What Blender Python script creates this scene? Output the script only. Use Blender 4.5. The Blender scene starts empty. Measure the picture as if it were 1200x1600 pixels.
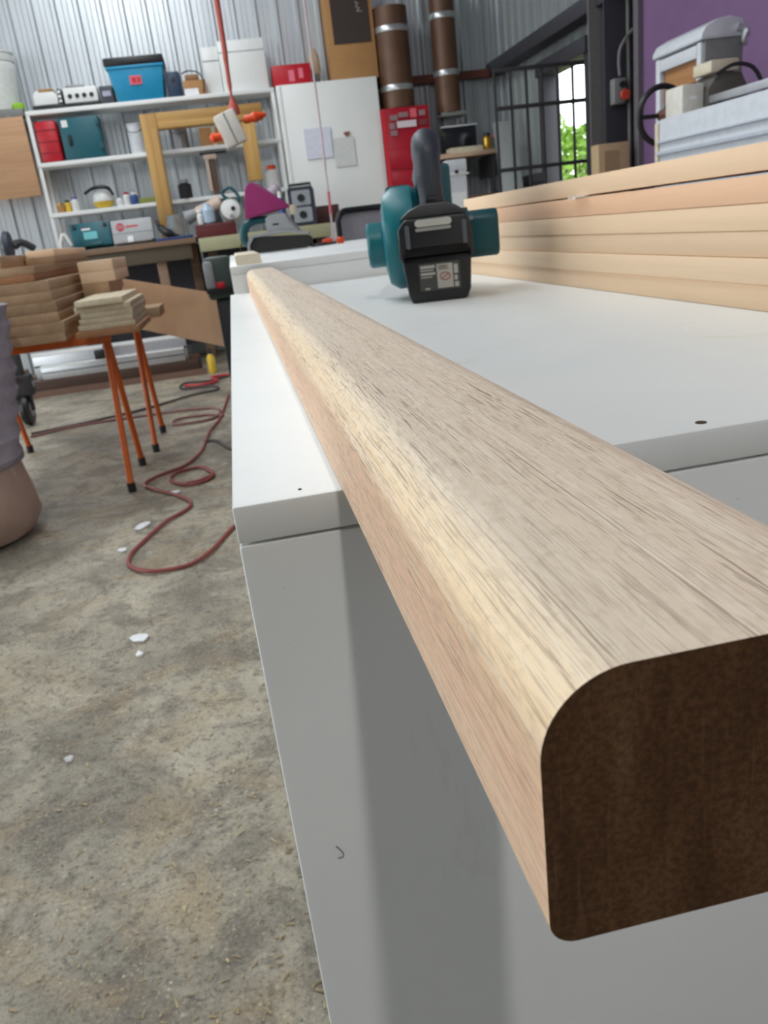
import bpy, bmesh, math, random
from mathutils import Vector, Matrix, Euler

# ------------------------------------------------------------------ camera
SC = bpy.context.scene
COL = SC.collection
PI = math.pi
random.seed(7)

cam_d = bpy.data.cameras.new('camera')
cam = bpy.data.objects.new('camera', cam_d)
COL.objects.link(cam)
PITCH, ROLL, YAW, FPX = 0.3437, -0.1220, -0.1402, 1250.37
cam_loc = Vector((0.01727, -0.31188, 1.0))
_f0 = Vector((-math.sin(YAW), math.cos(YAW), 0)); _r0 = Vector((math.cos(YAW), math.sin(YAW), 0)); _z = Vector((0, 0, 1))
_fw = _f0 * math.cos(PITCH) - _z * math.sin(PITCH)
_up = _f0 * math.sin(PITCH) + _z * math.cos(PITCH)
_rt = _r0 * math.cos(ROLL) + _up * math.sin(ROLL)
_u2 = _up * math.cos(ROLL) - _r0 * math.sin(ROLL)
cam.matrix_world = Matrix(((_rt.x, _u2.x, -_fw.x, cam_loc.x), (_rt.y, _u2.y, -_fw.y, cam_loc.y),
                           (_rt.z, _u2.z, -_fw.z, cam_loc.z), (0, 0, 0, 1)))
cam_d.sensor_fit = 'VERTICAL'
cam_d.sensor_height = 32.0
cam_d.lens = FPX / 1600 * 32.0
cam_d.clip_start = 0.01
cam_d.dof.use_dof = True
cam_d.dof.focus_distance = 0.21
cam_d.dof.aperture_fstop = 38.0
SC.camera = cam

# ------------------------------------------------------------------ world, lights, exposure
world = bpy.data.worlds.new('world')
SC.world = world
world.use_nodes = True
bg = world.node_tree.nodes['Background']
bg.inputs[0].default_value = (0.92, 0.97, 1.0, 1)
bg.inputs[1].default_value = 3.2

def area_light(name, loc, target, sx, sy, power, color=(1, 1, 1)):
    d = bpy.data.lights.new(name, 'AREA')
    d.shape = 'RECTANGLE'; d.size = sx; d.size_y = sy; d.energy = power; d.color = color
    o = bpy.data.objects.new(name, d); COL.objects.link(o)
    o.location = loc
    o.rotation_euler = (Vector(target) - Vector(loc)).to_track_quat('-Z', 'Y').to_euler()
    return o

area_light('overhead_fill', (-0.7, 5.4, 4.35), (-0.7, 5.4, 0), 1.2, 3.5, 95, (0.93, 0.97, 1.0))  # added fill light below the solid ceiling, brightens the left back wall
area_light('overhead_fill', (-1.0, 1.7, 4.35), (-1.0, 1.7, 0), 1.2, 3.2, 54, (0.90, 0.96, 1.0))  # second added fill, for the bench tops; the ceiling has no opening here
area_light('high_bay_lamp', (0.22, -2.0, 4.3), (0.1, 0.0, 0.8), 0.12, 0.12, 42, (1.0, 0.97, 0.93))

vs = SC.view_settings
vs.view_transform = 'Standard'; vs.look = 'None'; vs.gamma = 1.0; vs.use_curve_mapping = False
vs.exposure = 0.0

# ------------------------------------------------------------------ materials
def lin(c):
    return tuple((x / 255 / 12.92) if x / 255 <= 0.04045 else ((x / 255 + 0.055) / 1.055) ** 2.4 for x in c)

MATS = {}
def new_mat(name):
    m = bpy.data.materials.new(name); m.use_nodes = True
    nt = m.node_tree
    return m, nt, nt.nodes['Principled BSDF']

def node(nt, t, **kw):
    n = nt.nodes.new(t)
    for k, v in kw.items():
        setattr(n, k, v)
    return n

def coords(nt, scale=(1, 1, 1), rot=(0, 0, 0)):
    tc = node(nt, 'ShaderNodeTexCoord'); mp = node(nt, 'ShaderNodeMapping')
    mp.inputs['Scale'].default_value = scale; mp.inputs['Rotation'].default_value = rot
    nt.links.new(tc.outputs['Object'], mp.inputs['Vector'])
    return mp.outputs['Vector']

def noise(nt, vec, scale, detail=4, rough=0.55, dist=0.0):
    n = node(nt, 'ShaderNodeTexNoise')
    n.inputs['Scale'].default_value = scale; n.inputs['Detail'].default_value = detail
    n.inputs['Roughness'].default_value = rough; n.inputs['Distortion'].default_value = dist
    nt.links.new(vec, n.inputs['Vector'])
    return n.outputs['Fac']

def ramp(nt, fac, stops, interp='LINEAR'):
    r = node(nt, 'ShaderNodeValToRGB'); r.color_ramp.interpolation = interp
    el = r.color_ramp.elements
    while len(el) < len(stops):
        el.new(0.5)
    for e, (p, c) in zip(el, stops):
        e.position = p; e.color = (c[0], c[1], c[2], 1) if not isinstance(c, (int, float)) else (c, c, c, 1)
    nt.links.new(fac, r.inputs['Fac'])
    return r.outputs['Color']

def mix(nt, fac, a, b, mode='MIX'):
    n = node(nt, 'ShaderNodeMix', data_type='RGBA', blend_type=mode)
    for sock, v in ((n.inputs[0], fac), (n.inputs[6], a), (n.inputs[7], b)):
        if isinstance(v, (int, float)): sock.default_value = v
        elif isinstance(v, tuple): sock.default_value = (v[0], v[1], v[2], 1)
        else: nt.links.new(v, sock)
    return n.outputs[2]

def mth(nt, op, a, b=0.0):
    n = node(nt, 'ShaderNodeMath', operation=op)
    for s, v in ((n.inputs[0], a), (n.inputs[1], b)):
        if isinstance(v, (int, float)): s.default_value = v
        else: nt.links.new(v, s)
    return n.outputs[0]

def bump(nt, bsdf, h, strength=0.3, dist=0.001):
    b = node(nt, 'ShaderNodeBump'); b.inputs['Strength'].default_value = strength; b.inputs['Distance'].default_value = dist
    nt.links.new(h, b.inputs['Height']); nt.links.new(b.outputs['Normal'], bsdf.inputs['Normal'])

def plain(name, rgb, rough=0.5, metal=0.0, var=0.06, scale=30.0, coat=0.0, trans=0.0, linear=False, emit=0.0):
    if name in MATS: return MATS[name]
    m, nt, b = new_mat(name)
    c = rgb if linear else lin(rgb)
    n = noise(nt, coords(nt), scale, 3)
    lo = tuple(x * (1 - var) for x in c); hi = tuple(min(1, x * (1 + var)) for x in c)
    nt.links.new(ramp(nt, n, [(0.3, lo), (0.7, hi)]), b.inputs['Base Color'])
    b.inputs['Roughness'].default_value = rough; b.inputs['Metallic'].default_value = metal
    if coat: b.inputs['Coat Weight'].default_value = coat
    if trans: b.inputs['Transmission Weight'].default_value = trans; b.inputs['IOR'].default_value = 1.3
    MATS[name] = m
    return m

def wood(name, light, dark, axis='Y', grain=60.0, stretch=0.04, rough=0.6, pores=0.25, big=6.0):
    if name in MATS: return MATS[name]
    m, nt, b = new_mat(name)
    sc = {'X': (stretch, 1, 1), 'Y': (1, stretch, 1), 'Z': (1, 1, stretch)}[axis]
    v = coords(nt, sc)
    oi = node(nt, 'ShaderNodeObjectInfo')
    off = node(nt, 'ShaderNodeVectorMath', operation='ADD'); sv = node(nt, 'ShaderNodeCombineXYZ')
    r10 = mth(nt, 'MULTIPLY', oi.outputs['Random'], 13.0)
    for i in range(3): nt.links.new(r10, sv.inputs[i])
    nt.links.new(v, off.inputs[0]); nt.links.new(sv.outputs[0], off.inputs[1])
    v = off.outputs[0]
    g1 = noise(nt, v, grain, 5, 0.6, 0.4); g2 = noise(nt, v, big, 3, 0.5, 0.6)
    L, D = lin(light), lin(dark)
    c = ramp(nt, g2, [(0.3, D), (0.65, L)])
    c = mix(nt, mth(nt, 'MULTIPLY', ramp(nt, g1, [(0.35, 1.0), (0.6, 0.0)]), pores), c, tuple(x * 0.45 for x in D))
    tint = mth(nt, 'MULTIPLY_ADD', oi.outputs['Random'], 0.22)
    tint.node.inputs[2].default_value = 0.88
    hv = node(nt, 'ShaderNodeHueSaturation'); nt.links.new(c, hv.inputs['Color']); nt.links.new(tint, hv.inputs['Value'])
    nt.links.new(hv.outputs[0], b.inputs['Base Color'])
    b.inputs['Roughness'].default_value = rough
    bump(nt, b, g1, 0.15, 0.001)
    MATS[name] = m
    return m

def mat_handrail():
    """dressed hardwood: pale grey-brown face, cream lit corner and brightened pink side painted in, fine dark pores along Y"""
    m, nt, b = new_mat('handrail_wood')
    tc = node(nt, 'ShaderNodeTexCoord'); sx = node(nt, 'ShaderNodeSeparateXYZ')
    nt.links.new(tc.outputs['Object'], sx.inputs[0])
    v1 = coords(nt, (1, 0.05, 1)); wob = noise(nt, v1, 60, 3, 0.5, 0.3)
    u = mth(nt, 'ADD', sx.outputs[0], sx.outputs[2])                # growth layers through side, corner and top; lit corner, brighter side painted in
    u = mth(nt, 'ADD', u, mth(nt, 'MULTIPLY', mth(nt, 'SUBTRACT', wob, 0.5), 0.016))
    u01 = mth(nt, 'MULTIPLY', u, 1 / 0.107)
    base = ramp(nt, u01, [(0.0, lin((252, 216, 184))), (0.20, lin((250, 206, 172))), (0.30, lin((250, 212, 176))), (0.37, lin((252, 224, 184))), (0.45, lin((248, 226, 194))),
                          (0.55, lin((236, 220, 198))), (0.75, lin((236, 218, 197))), (1.0, lin((234, 216, 195)))])
    bands = noise(nt, coords(nt, (1, 0.010, 1)), 640, 5, 0.65, 0.3)
    base = mix(nt, mth(nt, 'MULTIPLY', ramp(nt, bands, [(0.46, 0.0), (0.66, 1.0)]), 0.15), base, lin((178, 150, 122)))
    base = mix(nt, mth(nt, 'MULTIPLY', ramp(nt, bands, [(0.34, 1.0), (0.48, 0.0)]), 0.5), base, lin((246, 236, 218)))
    # cross figure (short ripples across the grain)
    fig = noise(nt, coords(nt, (420, 130, 420)), 1.0, 3, 0.6, 1.2)
    base = mix(nt, mth(nt, 'MULTIPLY', ramp(nt, fig, [(0.48, 0.0), (0.68, 1.0)]), 0.22), base, lin((168, 140, 112)))
    # pores: short dashes along the grain
    p1 = noise(nt, coords(nt, (1, 0.022, 1)), 3600, 1, 0.4, 0.1)
    p2 = noise(nt, coords(nt, (1, 0.016, 1)), 2000, 2, 0.5, 0.3)
    d1 = ramp(nt, p1, [(0.35, 1.0), (0.42, 0.0)]); d2 = ramp(nt, p2, [(0.36, 1.0), (0.41, 0.0)])
    dens = ramp(nt, noise(nt, coords(nt, (1, 0.06, 1)), 140, 2), [(0.35, 0.25), (0.65, 1.0)])
    pores = mth(nt, 'MULTIPLY', mth(nt, 'MAXIMUM', mth(nt, 'MULTIPLY', d1, 0.75), d2), dens)
    base = mix(nt, mth(nt, 'MULTIPLY', pores, 0.68), base, lin((112, 80, 56)))
    nt.links.new(base, b.inputs['Base Color'])
    b.inputs['Roughness'].default_value = 0.55; b.inputs['Specular IOR Level'].default_value = 0.35
    bump(nt, b, mth(nt, 'SUBTRACT', 1.0, pores), 0.25, 0.0003)
    return m

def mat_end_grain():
    m, nt, b = new_mat('shaded_end_grain')  # brown end grain, with the shade on the cut end darkened into its colour
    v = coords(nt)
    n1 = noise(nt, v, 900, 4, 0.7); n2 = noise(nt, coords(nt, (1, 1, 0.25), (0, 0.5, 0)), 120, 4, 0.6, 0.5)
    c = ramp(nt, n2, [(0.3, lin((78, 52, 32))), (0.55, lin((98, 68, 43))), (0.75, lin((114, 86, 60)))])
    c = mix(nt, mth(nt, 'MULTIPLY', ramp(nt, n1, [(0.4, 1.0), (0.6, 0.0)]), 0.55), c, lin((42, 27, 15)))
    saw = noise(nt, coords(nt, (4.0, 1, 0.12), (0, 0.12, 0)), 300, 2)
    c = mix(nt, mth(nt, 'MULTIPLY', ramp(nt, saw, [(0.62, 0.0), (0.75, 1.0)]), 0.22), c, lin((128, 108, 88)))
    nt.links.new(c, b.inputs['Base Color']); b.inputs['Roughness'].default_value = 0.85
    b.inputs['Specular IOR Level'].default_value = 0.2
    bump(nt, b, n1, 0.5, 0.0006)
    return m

def mat_melamine():
    m, nt, b = new_mat('white_melamine')
    v = coords(nt)
    n = noise(nt, v, 3.0, 5, 0.6, 0.5); s = noise(nt, coords(nt, (1, 1, 0.4)), 9, 6, 0.7, 1.0)
    c = ramp(nt, n, [(0.3, lin((226, 230, 230))), (0.7, lin((236, 238, 236)))])
    c = mix(nt, mth(nt, 'MULTIPLY', ramp(nt, s, [(0.60, 0.0), (0.74, 1.0)]), 0.28), c, lin((196, 188, 166)))
    fine = noise(nt, v, 500, 2)
    c = mix(nt, mth(nt, 'MULTIPLY', ramp(nt, fine, [(0.70, 0.0), (0.76, 1.0)]), 0.35), c, lin((150, 145, 138)))
    nt.links.new(c, b.inputs['Base Color'])
    b.inputs['Roughness'].default_value = 0.42
    bump(nt, b, noise(nt, v, 700, 2), 0.06, 0.0005)
    return m

def mat_concrete():
    m, nt, b = new_mat('stained_concrete')
    v = coords(nt)
    big = noise(nt, v, 1.5, 6, 0.62, 0.6); mid = noise(nt, v, 6, 7, 0.68, 0.8); fin = noise(nt, v, 38, 7, 0.72, 0.4); grit = noise(nt, v, 130, 5, 0.75)
    c = ramp(nt, big, [(0.32, lin((100, 93, 84))), (0.5, lin((160, 152, 136))), (0.68, lin((192, 182, 162)))])
    c = mix(nt, mth(nt, 'MULTIPLY', ramp(nt, mid, [(0.48, 0.0), (0.60, 1.0)]), 0.65), c, lin((104, 96, 86)))
    c = mix(nt, mth(nt, 'MULTIPLY', ramp(nt, mid, [(0.30, 1.0), (0.42, 0.0)]), 0.6), c, lin((204, 196, 178)))
    brown = noise(nt, coords(nt, (1, 1.3, 1)), 3.1, 4, 0.6, 1.2)
    c = mix(nt, mth(nt, 'MULTIPLY', ramp(nt, brown, [(0.50, 0.0), (0.70, 1.0)]), 0.46), c, lin((166, 140, 102)))
    c = mix(nt, mth(nt, 'MULTIPLY', ramp(nt, fin, [(0.38, 1.0), (0.48, 0.0)]), 0.6), c, lin((84, 77, 68)))
    c = mix(nt, mth(nt, 'MULTIPLY', ramp(nt, grit, [(0.54, 0.0), (0.66, 1.0)]), 0.45), c, lin((200, 188, 160)))
    c = mix(nt, mth(nt, 'MULTIPLY', ramp(nt, grit, [(0.36, 1.0), (0.46, 0.0)]), 0.6), c, lin((62, 56, 49)))
    vo = node(nt, 'ShaderNodeTexVoronoi'); vo.inputs['Scale'].default_value = 85; vo.inputs['Randomness'].default_value = 1.0
    nt.links.new(v, vo.inputs['Vector'])
    patch = ramp(nt, noise(nt, v, 4.0, 4, 0.6, 0.5), [(0.46, 0.0), (0.58, 1.0)])
    dots = mth(nt, 'MULTIPLY', ramp(nt, vo.outputs['Distance'], [(0.14, 1.0), (0.30, 0.0)]), patch)
    pick = node(nt, 'ShaderNodeSeparateColor'); nt.links.new(vo.outputs['Color'], pick.inputs[0])
    c = mix(nt, mth(nt, 'MULTIPLY', mth(nt, 'MULTIPLY', dots, ramp(nt, pick.outputs[0], [(0.45, 0.0), (0.75, 1.0)])), 0.75), c, lin((206, 196, 168)))
    c = mix(nt, mth(nt, 'MULTIPLY', mth(nt, 'MULTIPLY', dots, ramp(nt, pick.outputs[1], [(0.60, 0.0), (0.80, 1.0)])), 0.75), c, lin((52, 46, 40)))
    nt.links.new(c, b.inputs['Base Color'])
    b.inputs['Roughness'].default_value = 0.62
    bump(nt, b, mth(nt, 'ADD', fin, grit), 0.5, 0.004)
    return m

def mat_sheet(name, rgb, rough=0.42, metal=0.75):
    if name in MATS: return MATS[name]
    m, nt, b = new_mat(name)
    n = noise(nt, coords(nt, (1, 1, 0.15)), 6, 5, 0.6, 0.4); sp = noise(nt, coords(nt), 60, 3, 0.6)
    c0 = lin(rgb)
    c = ramp(nt, n, [(0.3, tuple(x * 0.82 for x in c0)), (0.7, c0)])
    c = mix(nt, mth(nt, 'MULTIPLY', ramp(nt, sp, [(0.5, 0.0), (0.7, 1.0)]), 0.2), c, tuple(x * 0.7 for x in c0))
    nt.links.new(c, b.inputs['Base Color']); b.inputs['Roughness'].default_value = rough; b.inputs['Metallic'].default_value = metal
    MATS[name] = m
    return m

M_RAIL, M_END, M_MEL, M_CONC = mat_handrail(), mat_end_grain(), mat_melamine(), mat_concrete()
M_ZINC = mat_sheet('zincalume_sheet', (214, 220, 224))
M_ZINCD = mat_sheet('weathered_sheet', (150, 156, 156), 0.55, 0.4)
BLACK = plain('black_plastic', (26, 27, 30), 0.42)
RUBBER = plain('black_rubber', (52, 58, 68), 0.5)
TEAL = plain('teal_plastic', (14, 112, 122), 0.38)
TEALD = plain('dark_teal_plastic', (14, 78, 86), 0.45)
WHITE = plain('white_plastic', (232, 234, 232), 0.4, var=0.015)
WPAINT = plain('white_paint', (236, 238, 236), 0.5, var=0.015, scale=4)
GREY = plain('grey_plastic', (150, 152, 154), 0.45)
DGREY = plain('dark_grey_steel', (58, 58, 60), 0.5, 0.2)
RED = plain('red_plastic', (190, 28, 44), 0.4)
REDP = plain('red_enamel', (168, 18, 40), 0.35)
ORANGE = plain('orange_paint', (198, 92, 26), 0.45)
ORPL = plain('orange_plastic', (232, 78, 30), 0.45)
ALU = plain('aluminium', (205, 208, 212), 0.35, 0.8)
STEEL = plain('steel', (160, 162, 165), 0.35, 0.9)
PAPER = plain('paper', (236, 236, 240), 0.8)
PINE = wood('pine', (204, 164, 96), (168, 122, 62), 'X', 30, 0.05)
PINEZ = wood('pine_upright', (204, 164, 96), (168, 122, 62), 'Z', 30, 0.05)
BOARD = wood('pale_board', (246, 216, 182), (240, 206, 170), 'Y', 150, 0.03, 0.6, 0.08)
LUMB = wood('lumber', (186, 154, 120), (156, 126, 96), 'Y', 60, 0.05, 0.7, 0.2)
LUMBX = wood('lumber_face', (206, 172, 134), (182, 146, 110), 'X', 60, 0.05, 0.7, 0.2)
MDF = plain('brown_board', (190, 152, 118), 0.65, var=0.05, scale=8)
CARD = plain('cardboard', (176, 132, 84), 0.8, scale=10)
DKWOOD = wood('dark_timber', (96, 66, 48), (66, 44, 32), 'X', 40, 0.06)
BENCHW = wood('bench_timber', (150, 122, 98), (116, 90, 70), 'X', 40, 0.06)
CREAM = plain('cream_green_paint', (168, 166, 132), 0.55, scale=12)
MAROON = plain('maroon_box', (96, 34, 34), 0.5)
NAVY = plain('navy_plastic', (40, 58, 84), 0.5)
BLUE = plain('tub_blue', (26, 142, 186), 0.4)
MAGENTA = plain('magenta_cloth', (150, 44, 104), 0.8, scale=60)
PURPLE = plain('purple_paint', (118, 88, 128), 0.6, scale=3, var=0.1)
COPPER = plain('brown_tube', (100, 72, 54), 0.45, 0.2, scale=8, var=0.15)
TAPE = plain('silver_tape', (190, 192, 194), 0.3, 0.7)
CHARC = plain('charcoal_paint', (54, 54, 62), 0.55)
LGREY = plain('pale_grey_enamel', (204, 208, 214), 0.4)
MGREY = plain('grey_enamel', (126, 128, 126), 0.5)
BEIGE = plain('beige_plastic', (206, 196, 172), 0.5)
BRASS = plain('gold_foil', (206, 164, 70), 0.3, 0.8)
YELLOW = plain('yellow_plastic', (222, 186, 60), 0.5)
OLIVE = plain('olive_cloth', (128, 136, 66), 0.8)
LAV = plain('lavender_fabric', (150, 142, 152), 0.85, scale=25, var=0.12)
DUST = plain('sawdust_bag', (158, 130, 116), 0.5, scale=14, var=0.1, coat=0.4)
REDHOSE = plain('faded_red_hose', (136, 64, 60), 0.5)
BLKHOSE = plain('dark_hose', (70, 60, 58), 0.55)
GLASSY = plain('clear_plastic', (214, 226, 232), 0.15, trans=0.8)
LIME = plain('lime_plastic', (150, 200, 50), 0.5)
PINK = plain('pink_plastic', (230, 120, 140), 0.5)
LEAF = plain('leaf_green', (120, 160, 50), 0.5, var=0.3, scale=4)
BARK = plain('bark', (90, 70, 52), 0.8)
GRASS = plain('outdoor_ground', (150, 150, 110), 0.9, scale=4, var=0.2)
LTEAL = plain('label_teal', (110, 190, 196), 0.5)
PALEY = plain('pale_offcut', (236, 224, 200), 0.6)

# ------------------------------------------------------------------ mesh helpers
def bm_new(): return bmesh.new()

def box(bm, lo, hi, bev=0.0, seg=2):
    t = bmesh.new() if bev else bm
    vs_ = [t.verts.new((x, y, z)) for z in (lo[2], hi[2]) for y in (lo[1], hi[1]) for x in (lo[0], hi[0])]
    for f in ((0, 2, 3, 1), (4, 5, 7, 6), (0, 1, 5, 4), (2, 6, 7, 3), (0, 4, 6, 2), (1, 3, 7, 5)):
        t.faces.new([vs_[i] for i in f])
    if bev:
        bmesh.ops.bevel(t, geom=t.edges[:], offset=bev, segments=seg, affect='EDGES', profile=0.5)
        join(bm, t)
    return bm

def join(bm, t):
    me = bpy.data.meshes.new('tmp'); t.to_mesh(me); t.free(); bm.from_mesh(me); bpy.data.meshes.remove(me)

def prism(bm, pts, axis, a, b, bev=0.0):
    """extrude a 2-D polygon along an axis; pts are (u,v): X->(y,z) Y->(x,z) Z->(x,y)"""
    t = bmesh.new()
    def P(u, v, w): return {'X': (w, u, v), 'Y': (u, w, v), 'Z': (u, v, w)}[axis]
    A = [t.verts.new(P(u, v, a)) for u, v in pts]; B = [t.verts.new(P(u, v, b)) for u, v in pts]
    n = len(pts)
    t.faces.new(A); t.faces.new(B[::-1])
    for i in range(n): t.faces.new((A[i], B[i], B[(i + 1) % n], A[(i + 1) % n]))
    bmesh.ops.recalc_face_normals(t, faces=t.faces[:])
    if bev:
        bmesh.ops.bevel(t, geom=[e for e in t.edges if len(e.link_faces) == 2 and e.calc_face_angle(0) > 0.5], offset=bev, segments=2, affect='EDGES', profile=0.5)
    join(bm, t)
    return bm

def circle(cx, cy, r, n=24, sx=1.0, sy=1.0):
    return [(cx + r * sx * math.cos(2 * PI * i / n), cy + r * sy * math.sin(2 * PI * i / n)) for i in range(n)]

def rrect(x0, y0, x1, y1, r, n=5):
    out = []
    for cx, cy, a in ((x1 - r, y1 - r, 0), (x0 + r, y1 - r, PI / 2), (x0 + r, y0 + r, PI), (x1 - r, y0 + r, 1.5 * PI)):
        for i in range(n + 1): out.append((cx + r * math.cos(a + PI / 2 * i / n), cy + r * math.sin(a + PI / 2 * i / n)))
    return out

def lathe(bm, prof, c=(0, 0, 0), n=24, axis='Z', sy=1.0, sx=1.0, wob=0.0):
    rings = []
    for r, z in prof:
        ring = []
        for i in range(n):
            a = 2 * PI * i / n; rr = r * (1 + wob * math.sin(5 * a + 9 * z) + wob * 0.7 * math.sin(9 * a - 23 * z))
            u, v = rr * sx * math.cos(a), rr * sy * math.sin(a)
            p = {'Z': (u, v, z), 'X': (z, u, v), 'Y': (u, z, v)}[axis]
            ring.append(bm.verts.new((c[0] + p[0], c[1] + p[1], c[2] + p[2])))
        rings.append(ring)
    for A, B in zip(rings, rings[1:]):
        for i in range(n): bm.faces.new((A[i], A[(i + 1) % n], B[(i + 1) % n], B[i]))
    bm.faces.new(rings[0][::-1]); bm.faces.new(rings[-1])
    bmesh.ops.recalc_face_normals(bm, faces=bm.faces[:])
    return bm

def catmull(pts, k=6):
    P = [Vector(p) for p in pts]; out = []
    for i in range(len(P) - 1):
        p0, p1, p2, p3 = P[max(i - 1, 0)], P[i], P[i + 1], P[min(i + 2, len(P) - 1)]
        for j in range(k):
            t = j / k
            out.append(0.5 * ((2 * p1) + (p2 - p0) * t + (2 * p0 - 5 * p1 + 4 * p2 - p3) * t * t + (3 * p1 - p0 - 3 * p2 + p3) * t ** 3))
    out.append(P[-1]); return out

def tube(bm, pts, r, n=8, smooth=0, flat=1.0):
    P = catmull(pts, smooth) if smooth else [Vector(p) for p in pts]
    m = len(P); R = r if isinstance(r, (list, tuple)) else [r] * m
    if len(R) != m: R = [R[min(int(i * len(R) / m), len(R) - 1)] for i in range(m)]
    prev = None; rings = []
    for i, p in enumerate(P):
        d = (P[min(i + 1, m - 1)] - P[max(i - 1, 0)]).normalized()
        if prev is None:
            ref = Vector((0, 0, 1)) if abs(d.z) < 0.9 else Vector((1, 0, 0)); nx = d.cross(ref).normalized()
        else:
            nx = (prev - d * prev.dot(d)).normalized()
        prev = nx; ny = d.cross(nx)
        rings.append([bm.verts.new(p + (nx * math.cos(2 * PI * k / n) + ny * math.sin(2 * PI * k / n) * flat) * R[i]) for k in range(n)])
    for A, B in zip(rings, rings[1:]):
        for k in range(n): bm.faces.new((A[k], A[(k + 1) % n], B[(k + 1) % n], B[k]))
    bm.faces.new(rings[0][::-1]); bm.faces.new(rings[-1])
    bmesh.ops.recalc_face_normals(bm, faces=bm.faces[:])
    return bm

def link(name, bm, mat, parent=None, smooth=False):
    me = bpy.data.meshes.new(name); bm.to_mesh(me); bm.free()
    for m in (mat if isinstance(mat, (list, tuple)) else [mat]): me.materials.append(m)
    if smooth:
        me.polygons.foreach_set('use_smooth', [True] * len(me.polygons)); me.set_sharp_from_angle(angle=math.radians(35))
    o = bpy.data.objects.new(name, me); COL.objects.link(o)
    if parent: o.parent = parent
    return o

def tag(o, label, cat, group=None, kind=None):
    if label: o['label'] = label
    if cat: o['category'] = cat
    if group: o['group'] = group
    if kind: o['kind'] = kind
    return o

def thing(name, label, cat, loc=(0, 0, 0), rot=(0, 0, 0), group=None):
    o = bpy.data.objects.new(name, None); o.empty_display_size = 0.05; COL.objects.link(o)
    o.location = loc; o.rotation_euler = rot
    return tag(o, label, cat, group)

def bpart(name, lo, hi, mat, parent, bev=0.0, label=None, smooth=None):
    o = link(name, box(bm_new(), lo, hi, bev), mat, parent, bool(bev) if smooth is None else smooth)
    if label: o['label'] = label
    return o

def place(o, loc, rot=(0, 0, 0)):
    o.location = loc; o.rotation_euler = rot; return o

def structure(o, label=None):
    o['kind'] = 'structure'
    if label: o['label'] = label
    return o

# ------------------------------------------------------------------ the shed
WX = 2.86; WY = 8.0
fb = bm_new(); box(fb, (-7, -6, -0.1), (2.9, 8.1, 0.0)); structure(link('floor', fb, M_CONC))
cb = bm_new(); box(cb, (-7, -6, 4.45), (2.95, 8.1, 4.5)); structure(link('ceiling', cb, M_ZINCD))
rw = bm_new(); box(rw, (-7, -6.1, 0), (2.95, -6.0, 4.5)); structure(link('wall_front', rw, M_ZINCD))  # unseen rear wall, added to hold back light from behind the camera
lw = bm_new(); box(lw, (-4.6, -6.1, 3.6), (-4.5, 8.1, 4.5)); box(lw, (-4.6, -6.1, 0), (-4.5, -0.6, 3.6)); box(lw, (-4.6, 5.6, 0), (-4.5, 8.1, 3.6)); structure(link('wall_left', lw, M_ZINCD))  # unseen left wall, its opening sized to steer daylight past the bench front
gb = bm_new(); box(gb, (2.91, -2, -0.2), (22, 30, -0.06)); structure(link('ground', gb, GRASS))

def ribbed(L, z0, z1, pitch=0.19, rib=0.055, h=0.03):
    """sheet in local X (length L) with ribs standing out in -Y"""
    bm = bm_new(); xs = []
    n = round(L / pitch)
    for i in range(n):
        x = i * pitch
        xs += [(x, 0), (x + 0.045, 0), (x + 0.045 + 0.004, 0.004), (x + 0.053, 0), (x + 0.088, 0), (x + 0.092, 0.004), (x + 0.096, 0), (x + pitch - rib, 0), (x + pitch - rib + 0.014, h), (x + pitch - 0.014, h)]
    xs.append((n * pitch, 0))
    A = [bm.verts.new((x, -y, z0)) for x, y in xs]; B = [bm.verts.new((x, -y, z1)) for x, y in xs]
    for i in range(len(xs) - 1): bm.faces.new((A[i], A[i + 1], B[i + 1], B[i]))
    return bm

wall_back = structure(thing('wall_back', None, None, (-2.44, WY, 0)))
for i in range(7):
    o = link('wall_sheet', ribbed(0.76, 0, 4.45), M_ZINC, wall_back); o.location.x = i * 0.76
box_b = bm_new(); box(box_b, (4.05, -0.09, 2.19), (5.2, -0.032, 2.26), 0.004)
link('girt', box_b, plain('red_oxide_steel', (112, 62, 54), 0.6), wall_back)

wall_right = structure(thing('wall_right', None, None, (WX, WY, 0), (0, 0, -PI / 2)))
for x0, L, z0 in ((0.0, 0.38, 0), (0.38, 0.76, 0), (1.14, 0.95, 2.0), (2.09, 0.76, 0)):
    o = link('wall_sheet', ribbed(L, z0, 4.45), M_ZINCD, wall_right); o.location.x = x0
bpart('girt', (0.02, -0.17, 2.20), (2.8, -0.035, 2.31), CHARC, wall_right, 0.01)
bpart('girt', (0.02, -0.10, 1.18), (1.2, -0.035, 1.26), CHARC, wall_right, 0.01)

door = structure(thing('door_1', None, None, (WX, 5.93, 0)))
bpart('door_header', (-0.11, -0.07, 1.99), (0.06, 0.94, 2.10), CHARC, door, 0.006)
bpart('door_jamb', (-0.09, 0.83, 0), (0.06, 0.94, 1.99), CHARC, door, 0.006)
bpart('door_jamb', (-0.09, -0.07, 0), (0.06, 0.0, 1.99), CHARC, door, 0.006)

lining = bm_new(); box(lining, (WX - 0.05, -4.0, 0), (WX, 5.12, 4.45)); structure(link('wall_lining', lining, PURPLE))
trim = bm_new(); box(trim, (WX - 0.09, 5.10, 0), (WX, 5.16, 4.4), 0.006); structure(link('trim_1', trim, plain('mauve_grey_trim', (104, 98, 104), 0.5)))

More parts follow.
